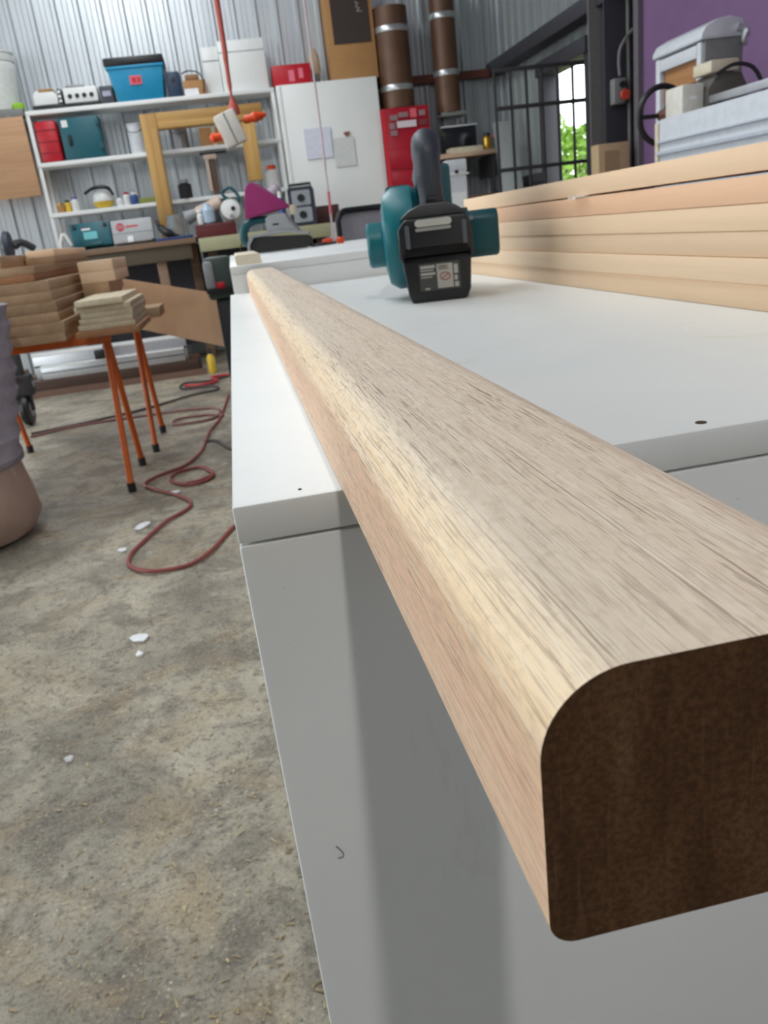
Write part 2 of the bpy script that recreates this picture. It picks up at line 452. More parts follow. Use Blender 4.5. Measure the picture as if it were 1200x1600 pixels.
# steel portal column: H section
colo = structure(thing('column', None, None, (2.75, 5.30, 0)))
bpart('flange', (-0.11, 0.0, 0), (0.11, 0.015, 4.4), CHARC, colo)
bpart('web', (-0.006, 0.015, 0), (0.006, 0.24, 4.4), CHARC, colo)
bpart('flange', (-0.11, 0.24, 0), (0.11, 0.255, 4.4), plain('grey_post', (118, 116, 116), 0.5), colo)

# ------------------------------------------------------------------ handrail timber (the subject)
RAIL_W, RAIL_H, RAIL_Y0, RAIL_Y1 = 0.0625, 0.0442, -0.2286, 1.383
def rail_profile():
    pts = []
    def arc(cx, cz, r, a0, a1, n):
        for i in range(n + 1):
            a = a0 + (a1 - a0) * i / n; pts.append((cx + r * math.cos(a), cz + r * math.sin(a)))
    R1, R2 = 0.0128, 0.0042
    arc(RAIL_W - R1, RAIL_H - R1, R1, 0, PI / 2, 14)
    arc(R1, RAIL_H - R1, R1, PI / 2, PI, 14)
    arc(R2, R2, R2, PI, 1.5 * PI, 6)
    arc(RAIL_W - R2, R2, R2, 1.5 * PI, 2 * PI, 6)
    return pts
bm = bm_new()
prof = rail_profile(); N = 60; rings = []
for i in range(N + 1):
    y = (RAIL_Y1 - RAIL_Y0) * i / N
    rings.append([bm.verts.new((x, y, z)) for x, z in prof])
for A, B in zip(rings, rings[1:]):
    for k in range(len(prof)):
        bm.faces.new((A[k], A[(k + 1) % len(prof)], B[(k + 1) % len(prof)], B[k]))
f0 = bm.faces.new(rings[0]); f1 = bm.faces.new(rings[-1][::-1])
bmesh.ops.recalc_face_normals(bm, faces=bm.faces[:])
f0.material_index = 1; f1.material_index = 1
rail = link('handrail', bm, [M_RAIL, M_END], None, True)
place(rail, (0.0454, RAIL_Y0, 0.9), (0, 0, 0.0045))
tag(rail, 'long dressed hardwood handrail with rounded edges and dark end, jutting over the white workbench', 'handrail')

# ------------------------------------------------------------------ white workbench
wb = thing('workbench', 'white melamine workbench cabinet the long handrail lies on', 'workbench', (0, 0, 0))
bpart('top_panel', (0, 0, 0.8835), (0.80, 1.392, 0.9), M_MEL, wb, 0.0014)
bpart('front_panel', (0.0, 0.0, 0.02), (0.80, 0.016, 0.8826), M_MEL, wb, 0.0018)
bpart('side_panel', (0.0, 0.0165, 0.02), (0.016, 1.392, 0.8822), M_MEL, wb, 0.0008)
bpart('side_panel', (0.784, 0.0165, 0.02), (0.80, 1.392, 0.8822), M_MEL, wb, 0.0008)
bpart('back_panel', (0.0165, 1.376, 0.02), (0.7835, 1.392, 0.8822), M_MEL, wb, 0.0008)
for px in (0.05, 0.70):
    for py in (0.05, 1.30):
        bpart('foot', (px, py, 0.0), (px + 0.05, py + 0.05, 0.02), BLACK, wb)
HOLE = plain('hole_brown', (66, 54, 40), 0.9)
for (hx, hy, r) in ((0.2105, 0.0105, 0.0026), (0.0285, 0.0095, 0.0008)):
    b_ = bm_new(); lathe(b_, [(r, 0.8995), (r, 0.9002), (r * 0.85, 0.90035)], (hx, hy, 0), 16)
    link('screw_hole', b_, HOLE, wb)

fb2 = thing('far_bench', 'white bench standing behind the workbench, carrying the belt sander', 'workbench', (0.008, 1.40, 0))
bpart('top_panel', (0, 0, 0.937), (0.80, 1.5, 0.953), M_MEL, fb2, 0.001)
bpart('front_panel', (0.0, 0.0, 0.02), (0.80, 0.016, 0.9365), M_MEL, fb2, 0.001)
bpart('side_panel', (0.0, 0.017, 0.02), (0.016, 1.5, 0.9365), M_MEL, fb2, 0.001)
bpart('side_panel', (0.784, 0.017, 0.02), (0.80, 1.5, 0.9365), M_MEL, fb2, 0.001)
bpart('plinth', (0.02, 0.03, 0.0), (0.78, 1.47, 0.02), BLACK, fb2)

off = bm_new(); prism(off, rrect(0, 0, 0.052, 0.020, 0.004, 4), 'Y', 0, 0.45)
tag(place(link('timber_offcut', off, PALEY, None, True), (0.022, 1.43, 0.953)), 'short pale timber offcut on the far bench, in line with the handrail', 'offcut')

# ------------------------------------------------------------------ stack of boards on the workbench
pos = ['lowest', 'second lowest', 'third lowest', 'fourth lowest', 'fifth lowest', 'topmost']
tone = [BOARD, BOARD, BOARD, BOARD, wood('pink_board', (242, 200, 164), (234, 186, 148), 'Y', 150, 0.03, 0.6, 0.08), BOARD]
z = 0.9002
for i in range(6):
    b_ = bm_new(); box(b_, (0, 0, 0), (0.14, 1.13, 0.0200), 0.0006)
    o = link('timber_board', b_, tone[i], None, True)
    dx = (0.001, -0.0008, 0.0006, 0.0, -0.001, 0.0012)[i]
    place(o, (0.4205 + dx, -0.03 + 0.006 * (i % 3), z + (0.0031 if i == 5 else 0)), (-0.0028 if i == 5 else 0, 0, 0.001 * (i % 2)))
    tag(o, f'{pos[i]} of the six pale timber boards stacked on the workbench', 'board', 'pale boards stacked on the workbench')
    z += 0.0204
    if i == 4: z += 0.0002
sp = bm_new(); box(sp, (0, 0, 0), (0.02, 0.034, 0.0011), 0.0003)
tag(place(link('foam_spacer', sp, PAPER), (0.4165, 0.60, 1.0023), (0, 0, 0.2)), 'tiny white foam scrap pinched between the two upper stacked boards', 'scrap')

# ------------------------------------------------------------------ cordless blower
bl = thing('cordless_blower', 'teal and black cordless blower standing on its battery on the workbench', 'blower', (0.268, 0.715, 0.9), (0, 0, -0.20))
# battery: wide shoe narrowing downwards, lying against the tool's back
b_ = bm_new(); prism(b_, [(-0.036, 0.0), (0.034, 0.0), (0.0395, 0.012), (0.043, 0.056), (-0.044, 0.056), (-0.0395, 0.012)], 'Y', -0.012, 0.075, 0.004)
bat = link('battery', b_, BLACK, bl, True)
b_ = bm_new(); prism(b_, [(-0.046, 0.056), (-0.043, 0.05), (-0.036, 0.064), (0.036, 0.064), (0.043, 0.05), (0.046, 0.056), (0.0455, 0.088), (0.038, 0.101), (-0.036, 0.101), (-0.0455, 0.09)], 'Y', -0.018, 0.075, 0.003)
link('battery_shoe', b_, BLACK, bl, True)
b_ = bm_new(); prism(b_, [(-0.043, 0.101), (0.043, 0.101), (0.03, 0.111), (0.018, 0.117), (-0.014, 0.117), (-0.03, 0.111)], 'Y', -0.006, 0.08, 0.003)
link('handle_base', b_, plain('charcoal_plastic', (62, 64, 64), 0.45), bl, True)
b_ = bm_new(); prism(b_, rrect(-0.024, 0.0905, 0.021, 0.099, 0.004, 4), 'Y', -0.0195, -0.015)
link('release_button', b_, plain('silver_button', (200, 200, 192), 0.35, 0.3), bat, True)
b_ = bm_new(); prism(b_, rrect(-0.024, 0.0855, 0.020, 0.0895, 0.0018, 3), 'Y', -0.0192, -0.015)
link('release_button', b_, plain('dull_button', (150, 150, 146), 0.4), bat, True)
for sx in (-0.037, 0.033):
    b_ = bm_new(); box(b_, (sx, -0.0195, 0.066), (sx + 0.006, -0.015, 0.094), 0.002); link('latch', b_, plain('grey_latch', (86, 88, 96), 0.35), bat, True)
# spec label
lab = bpart('label', (-0.024, -0.0126, 0.014), (0.027, -0.0118, 0.047), plain('label_charcoal', (70, 70, 68), 0.5), bat)
LW = plain('label_pale', (176, 174, 166), 0.6); LR = plain('label_red', (170, 70, 66), 0.6)
for (x0, z0, x1, z1, m_) in ((-0.002, 0.016, 0.018, 0.045, LW), (-0.022, 0.033, -0.004, 0.036, LW), (-0.022, 0.038, -0.006, 0.0395, LW), (-0.022, 0.041, -0.004, 0.0445, LW),
                             (-0.022, 0.030, -0.008, 0.0312, LW), (-0.018, 0.0155, -0.012, 0.0175, LW), (0.0195, 0.016, 0.0245, 0.022, LW), (0.0195, 0.024, 0.0235, 0.030, LW), (0.0195, 0.032, 0.0245, 0.043, LW)):
    bpart('print', (x0, -0.0129, z0), (x1, -0.0125, z1), m_, lab)
b_ = bm_new(); tube(b_, [(0.008 + 0.0062 * math.cos(a * PI / 10), -0.0131, 0.030 + 0.0045 * math.sin(a * PI / 10)) for a in range(21)], 0.0005, 5)
tube(b_, [(0.0035, -0.0131, 0.027), (0.0125, -0.0131, 0.033)], 0.0005, 5); link('print', b_, LR, lab)
for k in range(4): bpart('print', (0.0, -0.0131, 0.0385 + k * 0.0014), (0.013 - 0.002 * (k % 2), -0.0128, 0.0391 + k * 0.0014), plain('label_ink', (60, 60, 58), 0.6), lab)
# handle loop
b_ = bm_new(); tube(b_, [(0.002, 0.030, 0.108), (0.001, 0.026, 0.126), (-0.001, 0.022, 0.153), (-0.001, 0.026, 0.175), (0.0, 0.045, 0.187), (0.0, 0.085, 0.188), (0.0, 0.125, 0.172), (-0.004, 0.148, 0.15)],
                    [0.016, 0.0155, 0.017, 0.018, 0.018, 0.016, 0.015, 0.015], 16, 5); link('handle', b_, RUBBER, bl, True)
bpart('trigger', (-0.008, 0.004, 0.114), (0.008, 0.02, 0.124), BLACK, bl, 0.002)
# fan scroll (axis X) with intake, motor cap and outlet
b_ = bm_new(); lathe(b_, [(0.040, -0.066), (0.058, -0.062), (0.066, -0.050), (0.066, -0.024), (0.060, -0.016), (0.05, -0.014)], (0, 0.10, 0.078), 40, 'X'); link('fan_housing', b_, TEAL, bl, True)
b_ = bm_new(); lathe(b_, [(0.027, -0.088), (0.0295, -0.085), (0.0295, -0.06)], (0, 0.10, 0.073), 28, 'X'); link('air_intake', b_, TEAL, bl, True)
b_ = bm_new(); lathe(b_, [(0.030, -0.02), (0.034, 0.0), (0.034, 0.05)], (0, 0.10, 0.074), 28, 'X'); link('motor_housing', b_, TEALD, bl, True)
b_ = bm_new(); prism(b_, [(0.068, 0.052), (0.078, 0.043), (0.122, 0.043), (0.132, 0.052), (0.132, 0.094), (0.122, 0.103), (0.078, 0.103), (0.068, 0.094)], 'X', 0.045, 0.088, 0.004); mc = link('motor_cap', b_, TEALD, bl, True)
b_ = bm_new(); lathe(b_, [(0.003, 0.0), (0.003, 0.002)], (0.052, 0.066, 0.094), 12, 'Y'); link('screw', b_, STEEL, mc)
b_ = bm_new(); prism(b_, rrect(-0.058, 0.105, -0.022, 0.146, 0.008), 'Y', 0.11, 0.21); link('outlet', b_, TEAL, bl, True)
b_ = bm_new(); lathe(b_, [(0.018, 0.21), (0.015, 0.27), (0.013, 0.27)], (-0.04, 0, 0.126), 20, 'Y'); link('nozzle', b_, BLACK, bl, True)
bpart('spine', (-0.018, 0.075, 0.03), (0.03, 0.12, 0.165), TEALD, bl, 0.006)

# ------------------------------------------------------------------ belt sander on the far bench
sd = thing('belt_sander', 'grey belt sander with teal handle on the far white bench', 'sander', (0.185, 2.55, 0.953), (0, 0, -0.2))
b_ = bm_new()
pts = [(-0.075 + 0.026 * math.cos(a), 0.028 + 0.026 * math.sin(a)) for a in [PI / 2 + PI * i / 12 for i in range(13)]] + [(0.085 + 0.02 * math.cos(a), 0.022 + 0.02 * math.sin(a)) for a in [-PI / 2 + PI * i / 12 for i in range(13)]]
prism(b_, pts, 'Y', -0.04, 0.04); link('abrasive_belt', b_, plain('belt_black', (44, 42, 42), 0.8), sd, True)
b_ = bm_new(); prism(b_, [(-0.108, 0.012), (-0.104, 0.04), (-0.085, 0.06), (0.02, 0.068), (0.10, 0.05), (0.10, 0.044), (0.02, 0.058), (-0.082, 0.052), (-0.098, 0.03), (-0.10, 0.004)], 'Y', -0.05, 0.045); link('frame', b_, GREY, sd, True)
b_ = bm_new(); prism(b_, [(-0.035, 0.058), (-0.035, 0.108), (-0.02, 0.116), (0.03, 0.118), (0.045, 0.09), (0.075, 0.052)], 'Y', -0.045, 0.05, 0.005); mb_ = link('motor_body', b_, GREY, sd, True)
bpart('nameplate', (-0.012, -0.0462, 0.083), (0.008, -0.0448, 0.088), BLACK, mb_)
b_ = bm_new(); tube(b_, [(-0.03, 0, 0.104), (-0.075, 0, 0.104), (-0.112, 0, 0.088), (-0.122, 0, 0.055), (-0.112, 0, 0.03)], [0.012, 0.012, 0.014, 0.014, 0.011], 12, 5); link('handle', b_, TEALD, sd, True)
b_ = bm_new()
sv_ = [b_.verts.new(p) for p in ((-0.10, -0.045, 0.112), (0.052, -0.02, 0.135), (-0.07, -0.03, 0.225), (-0.10, 0.045, 0.112), (0.052, 0.02, 0.135), (-0.055, 0.03, 0.222), (-0.088, -0.04, 0.205), (-0.085, 0.04, 0.2))]
bmesh.ops.convex_hull(b_, input=sv_)
bmesh.ops.bevel(b_, geom=b_.edges[:], offset=0.006, segments=2, affect='EDGES', profile=0.5)
link('dust_bag', b_, MAGENTA, sd, True)
b_ = bm_new(); lathe(b_, [(0.014, 0.0), (0.014, 0.03)], (0.055, 0.0, 0.11), 14); link('dust_spout', b_, BEIGE, sd, True)

# hanging cord ending in orange plugs on the far bench
cd = thing('hanging_cord', 'thin pale cord hanging down to orange plugs on the far bench', 'cord', (0.37, 2.6, 0.953))
b_ = bm_new(); tube(b_, [(0.006, 0.0, 3.49), (0.004, 0, 0.53), (0.002, 0, 0.29), (0.001, 0, 0.11), (-0.004, 0, 0.02), (-0.016, -0.004, 0.008)], 0.0035, 8, 6); link('cord', b_, plain('pale_cord', (206, 190, 194), 0.5), cd, True)
b_ = bm_new(); tube(b_, [(0.0025, 0, 0.17), (0.001, 0, 0.10)], 0.005, 8); link('sleeve', b_, plain('pink_tape', (204, 110, 120), 0.5), cd, True)
b_ = bm_new(); lathe(b_, [(0.010, 0.0), (0.014, 0.006), (0.014, 0.016), (0.008, 0.022)], (0.02, -0.02, 0.0), 14); link('plug', b_, ORPL, cd, True)
b_ = bm_new(); lathe(b_, [(0.008, -0.018), (0.011, 0.0), (0.008, 0.016)], (-0.022, -0.006, 0.0115), 14, 'X'); link('plug', b_, ORPL, cd, True)
b_ = bm_new(); tube(b_, [(-0.03, -0.01, 0.006), (-0.06, -0.06, 0.005), (-0.09, -0.10, 0.005), (-0.05, -0.12, 0.005), (0.0, -0.05, 0.005)], 0.004, 8, 6)
tag(place(link('black_lead', b_, BLACK, None, True), (0.37, 2.6, 0.9535)), 'short black power lead coiled beside the orange plugs on the far bench', 'cord')

# ------------------------------------------------------------------ white shelving unit against the back wall
SH_L, SH_R, SH_Y = -1.50, 0.62, 7.62
sh = thing('shelving_unit', 'white open shelving unit against the corrugated back wall', 'shelf', (SH_L, SH_Y, 0))
SW = SH_R - SH_L
for x in (0.0, SW - 0.03):
    bpart('upright', (x, 0.0, 0.0), (x + 0.03, 0.03, 2.235), WPAINT, sh, 0.003)
    bpart('upright', (x, 0.27, 0.0), (x + 0.03, 0.30, 2.235), WPAINT, sh, 0.003)
for zt in (2.235, 1.825, 1.415, 0.55):
    bpart('shelf', (0.0, -0.004, zt - 0.035), (SW, 0.30, zt), WPAINT, sh, 0.003)
T1, T2, T3 = 2.2355, 1.8255, 1.4155           # shelf tops

# top shelf
dr = thing('plastic_drum', 'tall white plastic drum at the far left end above the shelving', 'drum', (-1.70, 7.78, 2.26))
b_ = bm_new(); lathe(b_, [(0.13, 0), (0.145, 0.01), (0.175, 0.30), (0.178, 0.36), (0.172, 0.37), (0.18, 0.38), (0.182, 0.43), (0.165, 0.445)], n=28); link('body', b_, plain('milky_plastic', (214, 218, 214), 0.45), dr, True)
b_ = bm_new(); lathe(b_, [(0.184, 0.44), (0.186, 0.455), (0.16, 0.462)], n=28); link('rim', b_, WHITE, dr, True)
lg = thing('wall_ledge', 'grey steel ledge on the back wall under the white drum', 'ledge', (-2.2, 7.62, 2.20))
bpart('ledge_plate', (0, 0, 0.03), (0.69, 0.34, 0.06), MGREY, lg, 0.004); bpart('ledge_lip', (0, -0.01, 0.0), (0.69, 0.0, 0.06), MGREY, lg, 0.003)
for x in (0.1, 0.55): bpart('bracket', (x, 0.0, -0.2), (x + 0.03, 0.34, 0.03), MGREY, lg)
b_ = bm_new(); lathe(b_, [(0.03, 0), (0.034, 0.01), (0.034, 0.04), (0.02, 0.05)], sx=1.5); tag(place(link('lime_cap_tub', b_, LIME, None, True), (-1.545, 7.66, 2.26)), 'small lime green tub at the foot of the white drum', 'tub')

ap = thing('label_printer', 'white and tan desktop appliance on a black base, left end of the top shelf', 'appliance', (-1.30, 7.70, T1))
bpart('base', (-0.13, -0.06, 0), (0.13, 0.12, 0.035), BLACK, ap, 0.004)
b_ = bm_new(); prism(b_, [(-0.11, 0.035), (0.085, 0.035), (0.09, 0.10), (0.05, 0.15), (-0.08, 0.15), (-0.11, 0.12)], 'Y', -0.055, 0.11, 0.01); link('body', b_, WHITE, ap, True)
bpart('lid', (-0.06, -0.06, 0.135), (0.06, 0.08, 0.158), CARD, ap, 0.006)
for k in range(3): bpart('jack', (0.095, -0.058, 0.045 + 0.035 * k), (0.12, -0.05, 0.068 + 0.035 * k), WHITE, ap, 0.004)
bpart('jack_panel', (0.09, -0.05, 0.035), (0.125, 0.1, 0.15), BLACK, ap, 0.004)
cb_ = thing('control_box', 'white control box with four dark knobs on the top shelf', 'control box', (-1.02, 7.70, T1))
bpart('base', (-0.15, -0.06, 0), (0.15, 0.14, 0.03), BLACK, cb_, 0.004)
bpart('case', (-0.14, -0.055, 0.03), (0.14, 0.12, 0.15), WHITE, cb_, 0.012)
for k in range(4):
    b_ = bm_new(); lathe(b_, [(0.016, -0.068), (0.019, -0.054)], (-0.09 + 0.06 * k, 0, 0.085), 14, 'Y'); link('knob', b_, BLACK, cb_, True)
bpart('top_clutter', (-0.12, -0.02, 0.15), (0.03, 0.08, 0.18), GREY, cb_, 0.015)
dk = thing('dark_instrument', 'small dark grey box with pale label beside the control box', 'box', (-0.82, 7.70, T1))
bpart('body', (-0.042, -0.05, 0), (0.07, 0.12, 0.14), plain('slate_plastic', (64, 66, 74), 0.5), dk, 0.01); bpart('label', (-0.02, -0.0515, 0.06), (0.05, -0.049, 0.10), plain('lilac_label', (170, 170, 190), 0.5), dk)

tb = thing('storage_tub', 'blue storage tub with black lid and red sticker on the top shelf', 'tub', (-0.53, 7.76, T1))
b_ = bm_new()
lo_, hi_ = [(-0.19, -0.13), (0.20, -0.13), (0.20, 0.13), (-0.19, 0.13)], [(-0.235, -0.16), (0.235, -0.16), (0.235, 0.16), (-0.235, 0.16)]
A = [b_.verts.new((x, y, 0)) for x, y in lo_]; B = [b_.verts.new((x, y, 0.265)) for x, y in hi_]
b_.faces.new(A[::-1]); b_.faces.new(B)
for i in range(4): b_.faces.new((A[i], A[(i + 1) % 4], B[(i + 1) % 4], B[i]))
bmesh.ops.bevel(b_, geom=b_.edges[:], offset=0.012, segments=2, affect='EDGES', profile=0.5); link('body', b_, BLUE, tb, True)
bpart('rim', (-0.242, -0.168, 0.245), (0.242, 0.168, 0.268), BLUE, tb, 0.006)
b_ = bm_new(); box(b_, (-0.25, -0.17, 0.268), (0.25, 0.17, 0.335), 0.012); link('lid', b_, BLACK, tb, True)
bpart('sticker', (-0.06, -0.1532, 0.12), (0.04, -0.146, 0.19), plain('sticker_pink', (216, 100, 116), 0.5), tb)
bpart('sticker_mark', (-0.04, -0.155, 0.135), (-0.005, -0.153, 0.175), RED, tb); bpart('sticker_mark', (0.005, -0.155, 0.135), (0.03, -0.153, 0.175), RED, tb)

nb = thing('navy_case', 'narrow navy case standing right of the blue tub', 'case', (-0.235, 7.74, T1)); bpart('body', (-0.05, -0.1, 0), (0.065, 0.12, 0.20), NAVY, nb, 0.015); bpart('latch', (-0.01, -0.106, 0.12), (0.02, -0.098, 0.15), BLACK, nb)
bt = thing('tool_carton', 'torn brown carton with black cable loop on the top shelf', 'carton', (-0.06, 7.74, T1))
bpart('carton', (-0.09, -0.09, 0.0), (0.10, 0.1, 0.12), CARD, bt, 0.004); bpart('flap', (-0.07, -0.092, 0.12), (0.05, 0.09, 0.165), plain('kraft_flap', (150, 110, 76), 0.8), bt, 0.012); bpart('label', (-0.09, -0.095, 0.005), (0.03, -0.089, 0.055), PAPER, bt)
b_ = bm_new(); tube(b_, [(-0.09, 0.0, 0.19), (-0.04, -0.02, 0.205), (0.03, -0.05, 0.19), (0.07, -0.11, 0.15), (0.085, -0.13, 0.08), (0.07, -0.12, 0.007)], 0.006, 6, 5); link('cable', b_, BLACK, bt, True)
wa = thing('foam_block', 'narrower white foam block standing behind the hanging red cable', 'foam block', (0.14, 7.78, T1)); bpart('block', (-0.095, -0.06, 0), (0.045, 0.08, 0.375), WHITE, wa, 0.006); bpart('strap', (-0.096, -0.062, 0.26), (0.046, -0.058, 0.27), GREY, wa)
wc = thing('white_carton', 'large white carton standing at the right end of the top shelf', 'carton', (0.39, 7.78, T1)); bpart('carton', (-0.20, -0.09, 0), (0.20, 0.1, 0.405), WHITE, wc, 0.004); bpart('tape', (-0.198, -0.0912, 0.31), (0.198, -0.089, 0.318), GREY, wc)
rb = thing('red_box', 'bright red carton on top of the tall white cupboard', 'carton', (0.80, 7.74, 2.24)); bpart('carton', (-0.17, -0.09, 0), (0.17, 0.1, 0.165), RED, rb, 0.004); bpart('print', (-0.03, -0.0915, 0.03), (0.02, -0.0895, 0.12), PINK, rb); bpart('print', (0.06, -0.0915, 0.05), (0.10, -0.0895, 0.13), PINK, rb)

# second shelf
rc_ = thing('red_case', 'red plastic tool case standing on the second shelf', 'case', (-1.36, 7.70, T2)); bpart('shell', (-0.10, -0.07, 0), (0.085, 0.1, 0.33), RED, rc_, 0.03)
for k in range(3): bpart('rib', (-0.09, -0.074, 0.07 + k * 0.09), (0.075, -0.066, 0.078 + k * 0.09), plain('deep_red', (150, 24, 36), 0.4), rc_)
tc_ = thing('teal_case', 'teal power tool case standing beside the red case', 'case', (-1.10, 7.70, T2)); bpart('shell', (-0.155, -0.07, 0), (0.18, 0.12, 0.335), plain('case_teal', (24, 92, 104), 0.45), tc_, 0.015)
bpart('label', (-0.13, -0.0715, 0.26), (-0.08, -0.069, 0.315), WHITE, tc_); bpart('handle', (-0.10, -0.088, 0.11), (-0.07, -0.068, 0.20), BLACK, tc_, 0.008)
for k in (0.06, 0.25): bpart('latch', (0.155, -0.082, k), (0.185, -0.068, k + 0.05), TEALD, tc_, 0.005)
for i, (x, y, w_, h, m_, nm, lb, ct) in enumerate(((-0.64, 7.70, 0.13, 0.24, LGREY, 'paint_tin', 'pale grey tin on the second shelf, left inside the pine frame', 'tin'), (-0.27, 7.72, 0.15, 0.19, STEEL, 'paint_tin', 'shiny steel tin on the second shelf inside the pine frame', 'tin'))):
    t = thing(nm, lb, ct, (x, y, T2)); b_ = bm_new(); lathe(b_, [(w_ / 2, 0), (w_ / 2, h * 0.95), (w_ / 2 + 0.004, h * 0.96), (w_ / 2 + 0.004, h), (w_ / 2 - 0.01, h)], n=20); link('can', b_, m_, t, True)
    b_ = bm_new(); tube(b_, [(w_ / 2 * math.cos(a), -w_ / 2 * math.sin(a), h * 0.9 - 0.05 * math.sin(a)) for a in [PI * k / 8 for k in range(9)]], 0.003, 5); link('wire_handle', b_, DGREY, t)
t = thing('brown_carton', 'small brown carton on the second shelf beside the pendant outlet', 'carton', (0.02, 7.72, T2)); bpart('carton', (-0.11, -0.08, 0), (0.13, 0.1, 0.15), CARD, t, 0.003); bpart('tape', (0.0, -0.082, 0), (0.03, -0.079, 0.15), BEIGE, t)

# third shelf clutter
def jar(x, y, z, r, h, m_, lid, name, label, cat):
    t = thing(name, label, cat, (x, y, z)); b_ = bm_new(); lathe(b_, [(r * 0.9, 0), (r, 0.006), (r, h * 0.72), (r * 0.6, h * 0.8), (r * 0.6, h * 0.82)], n=16); link('body', b_, m_, t, True)
    b_ = bm_new(); lathe(b_, [(r * 0.65, h * 0.82), (r * 0.65, h), (r * 0.5, h)], n=14); link('lid', b_, lid, t, True); return t
jar(-1.40, 7.68, T3, 0.035, 0.08, CARD, BRASS, 'glue_jar', 'squat brown jar at the left end of the third shelf', 'jar')
jar(-1.34, 7.70, T3, 0.03, 0.10, YELLOW, BLACK, 'filler_tub', 'yellow capped tub near the left end of the third shelf', 'tub')
jar(-1.27, 7.67, T3, 0.033, 0.12, WHITE, plain('violet_cap', (120, 100, 170), 0.5), 'glue_bottle', 'white glue bottle with violet cap on the third shelf', 'bottle')
jar(-0.885, 7.66, T3, 0.03, 0.07, WHITE, WHITE, 'white_pot', 'little white pot right beside the helmet on the third shelf', 'pot')
jar(-0.82, 7.66, T3, 0.032, 0.11, WHITE, RED, 'paint_pot', 'white pot with red lid in the middle of the third shelf', 'pot')
jar(-0.755, 7.65, T3, 0.036, 0.10, plain('blue_can', (60, 90, 150), 0.4), WHITE, 'blue_can', 'blue can with white top on the third shelf', 'can')
jar(-0.30, 7.66, T3, 0.06, 0.16, BLACK, GREY, 'router_motor', 'black router motor on the third shelf right of the pine frame leg', 'tool')
jar(0.50, 7.70, T3, 0.06, 0.20, WHITE, ORPL, 'red_lid_jar', 'white jar with orange red lid at the right end of the third shelf', 'jar')
t = thing('safety_helmet', 'yellow and white helmet with black peak on the third shelf', 'helmet', (-1.03, 7.72, T3))
b_ = bm_new(); lathe(b_, [(0.09, 0.055), (0.095, 0.07), (0.08, 0.12), (0.05, 0.145), (0.01, 0.15)], n=20); link('shell', b_, WHITE, t, True)
b_ = bm_new(); lathe(b_, [(0.05, 0.0), (0.085, 0.03), (0.092, 0.056), (0.06, 0.06)], n=20); link('band', b_, YELLOW, t, True)
b_ = bm_new(); tube(b_, [(-0.14, -0.08, 0.13), (-0.05, -0.09, 0.17), (0.06, -0.08, 0.165), (0.10, -0.06, 0.10)], [0.012, 0.016, 0.016, 0.012], 8, 4); link('strap', b_, BLACK, t, True)
b_ = bm_new(); box(b_, (-0.09, -0.06, 0), (0.10, 0.06, 0.045), 0.012); tag(place(link('folded_cloth', b_, OLIVE, None, True), (-0.64, 7.70, T3)), 'folded olive cloth on the third shelf by the pine frame', 'cloth')
t = thing('drill_press_head', 'pale tool standing on the shelf inside the pine frame with dark top bar', 'tool', (-0.02, 7.70, T3))
bpart('column', (-0.03, -0.02, 0.0), (0.03, 0.03, 0.34), plain('brown_column', (98, 76, 64), 0.5), t, 0.006); bpart('head', (-0.07, -0.05, 0.30), (0.05, 0.05, 0.345), plain('skin_beige', (206, 184, 168), 0.5), t, 0.012)
bpart('rail', (-0.06, -0.045, 0.04), (-0.03, -0.03, 0.31), plain('skin_beige', (206, 184, 168), 0.5), t, 0.006); bpart('top_bar', (-0.10, -0.05, 0.346), (0.14, 0.03, 0.360), BLACK, t, 0.004)
t = thing('rolled_film', 'lavender grey rolled film leaning above the white respirator', 'film', (0.22, 7.2, 1.16), (0, 0.85, 0)); b_ = bm_new(); lathe(b_, [(0.05, 0), (0.06, 0.02), (0.055, 0.36), (0.03, 0.38)], n=14, wob=0.05); link('film', b_, plain('lavender_film', (176, 164, 176), 0.35), t, True)

# pine frame in front of the shelving
pf = thing('pine_frame', 'yellow pine frame leaning in front of the white shelving', 'frame', (-0.50, 7.42, 1.085), (-0.06, 0, 0))
bpart('side_rail', (-0.06, -0.02, -0.006), (0.075, 0.03, 1.02), PINEZ, pf, 0.006); bpart('moulding', (0.012, -0.032, 0.10), (0.066, -0.018, 0.90), PINEZ, pf, 0.005)
bpart('top_rail', (0.076, -0.02, 0.885), (0.98, 0.03, 1.02), PINE, pf, 0.006); bpart('moulding', (0.08, -0.032, 0.89), (0.85, -0.018, 0.94), PINE, pf, 0.005)
bpart('side_rail', (0.77, -0.02, 0.40), (0.90, 0.03, 0.884), PINEZ, pf, 0.006)

# ------------------------------------------------------------------ timber workbench under the shelves
b1 = thing('timber_bench', 'long weathered timber bench below the white shelving', 'workbench', (-1.36, 6.95, 0))
bpart('top', (-0.8, 0, 1.03), (1.10, 0.60, 1.075), BENCHW, b1, 0.004); bpart('apron', (0.05, 0.03, 0.91), (1.05, 0.06, 1.03), plain('olive_timber', (92, 82, 66), 0.7), b1, 0.003)
for x in (0.03, 0.74): bpart('leg', (x, 0.06, 0), (x + 0.08, 0.14, 0.91), BENCHW, b1, 0.004)
for x in (0.03, 1.0): bpart('leg', (x, 0.48, 0), (x + 0.08, 0.56, 1.03), BENCHW, b1, 0.004)
bpart('back_board', (0.0, 0.56, 0.15), (1.10, 0.58, 1.02), CHARC, b1)
BT = 1.0755
t = thing('teal_tool_case', 'teal tool case with pale label lying on the timber bench', 'case', (-1.11, 7.12, BT + 0.0155), (-0.25, 0, 0)); bpart('shell', (-0.165, -0.04, 0), (0.165, 0.06, 0.20), plain('case_teal', (24, 92, 104), 0.45), t, 0.015)
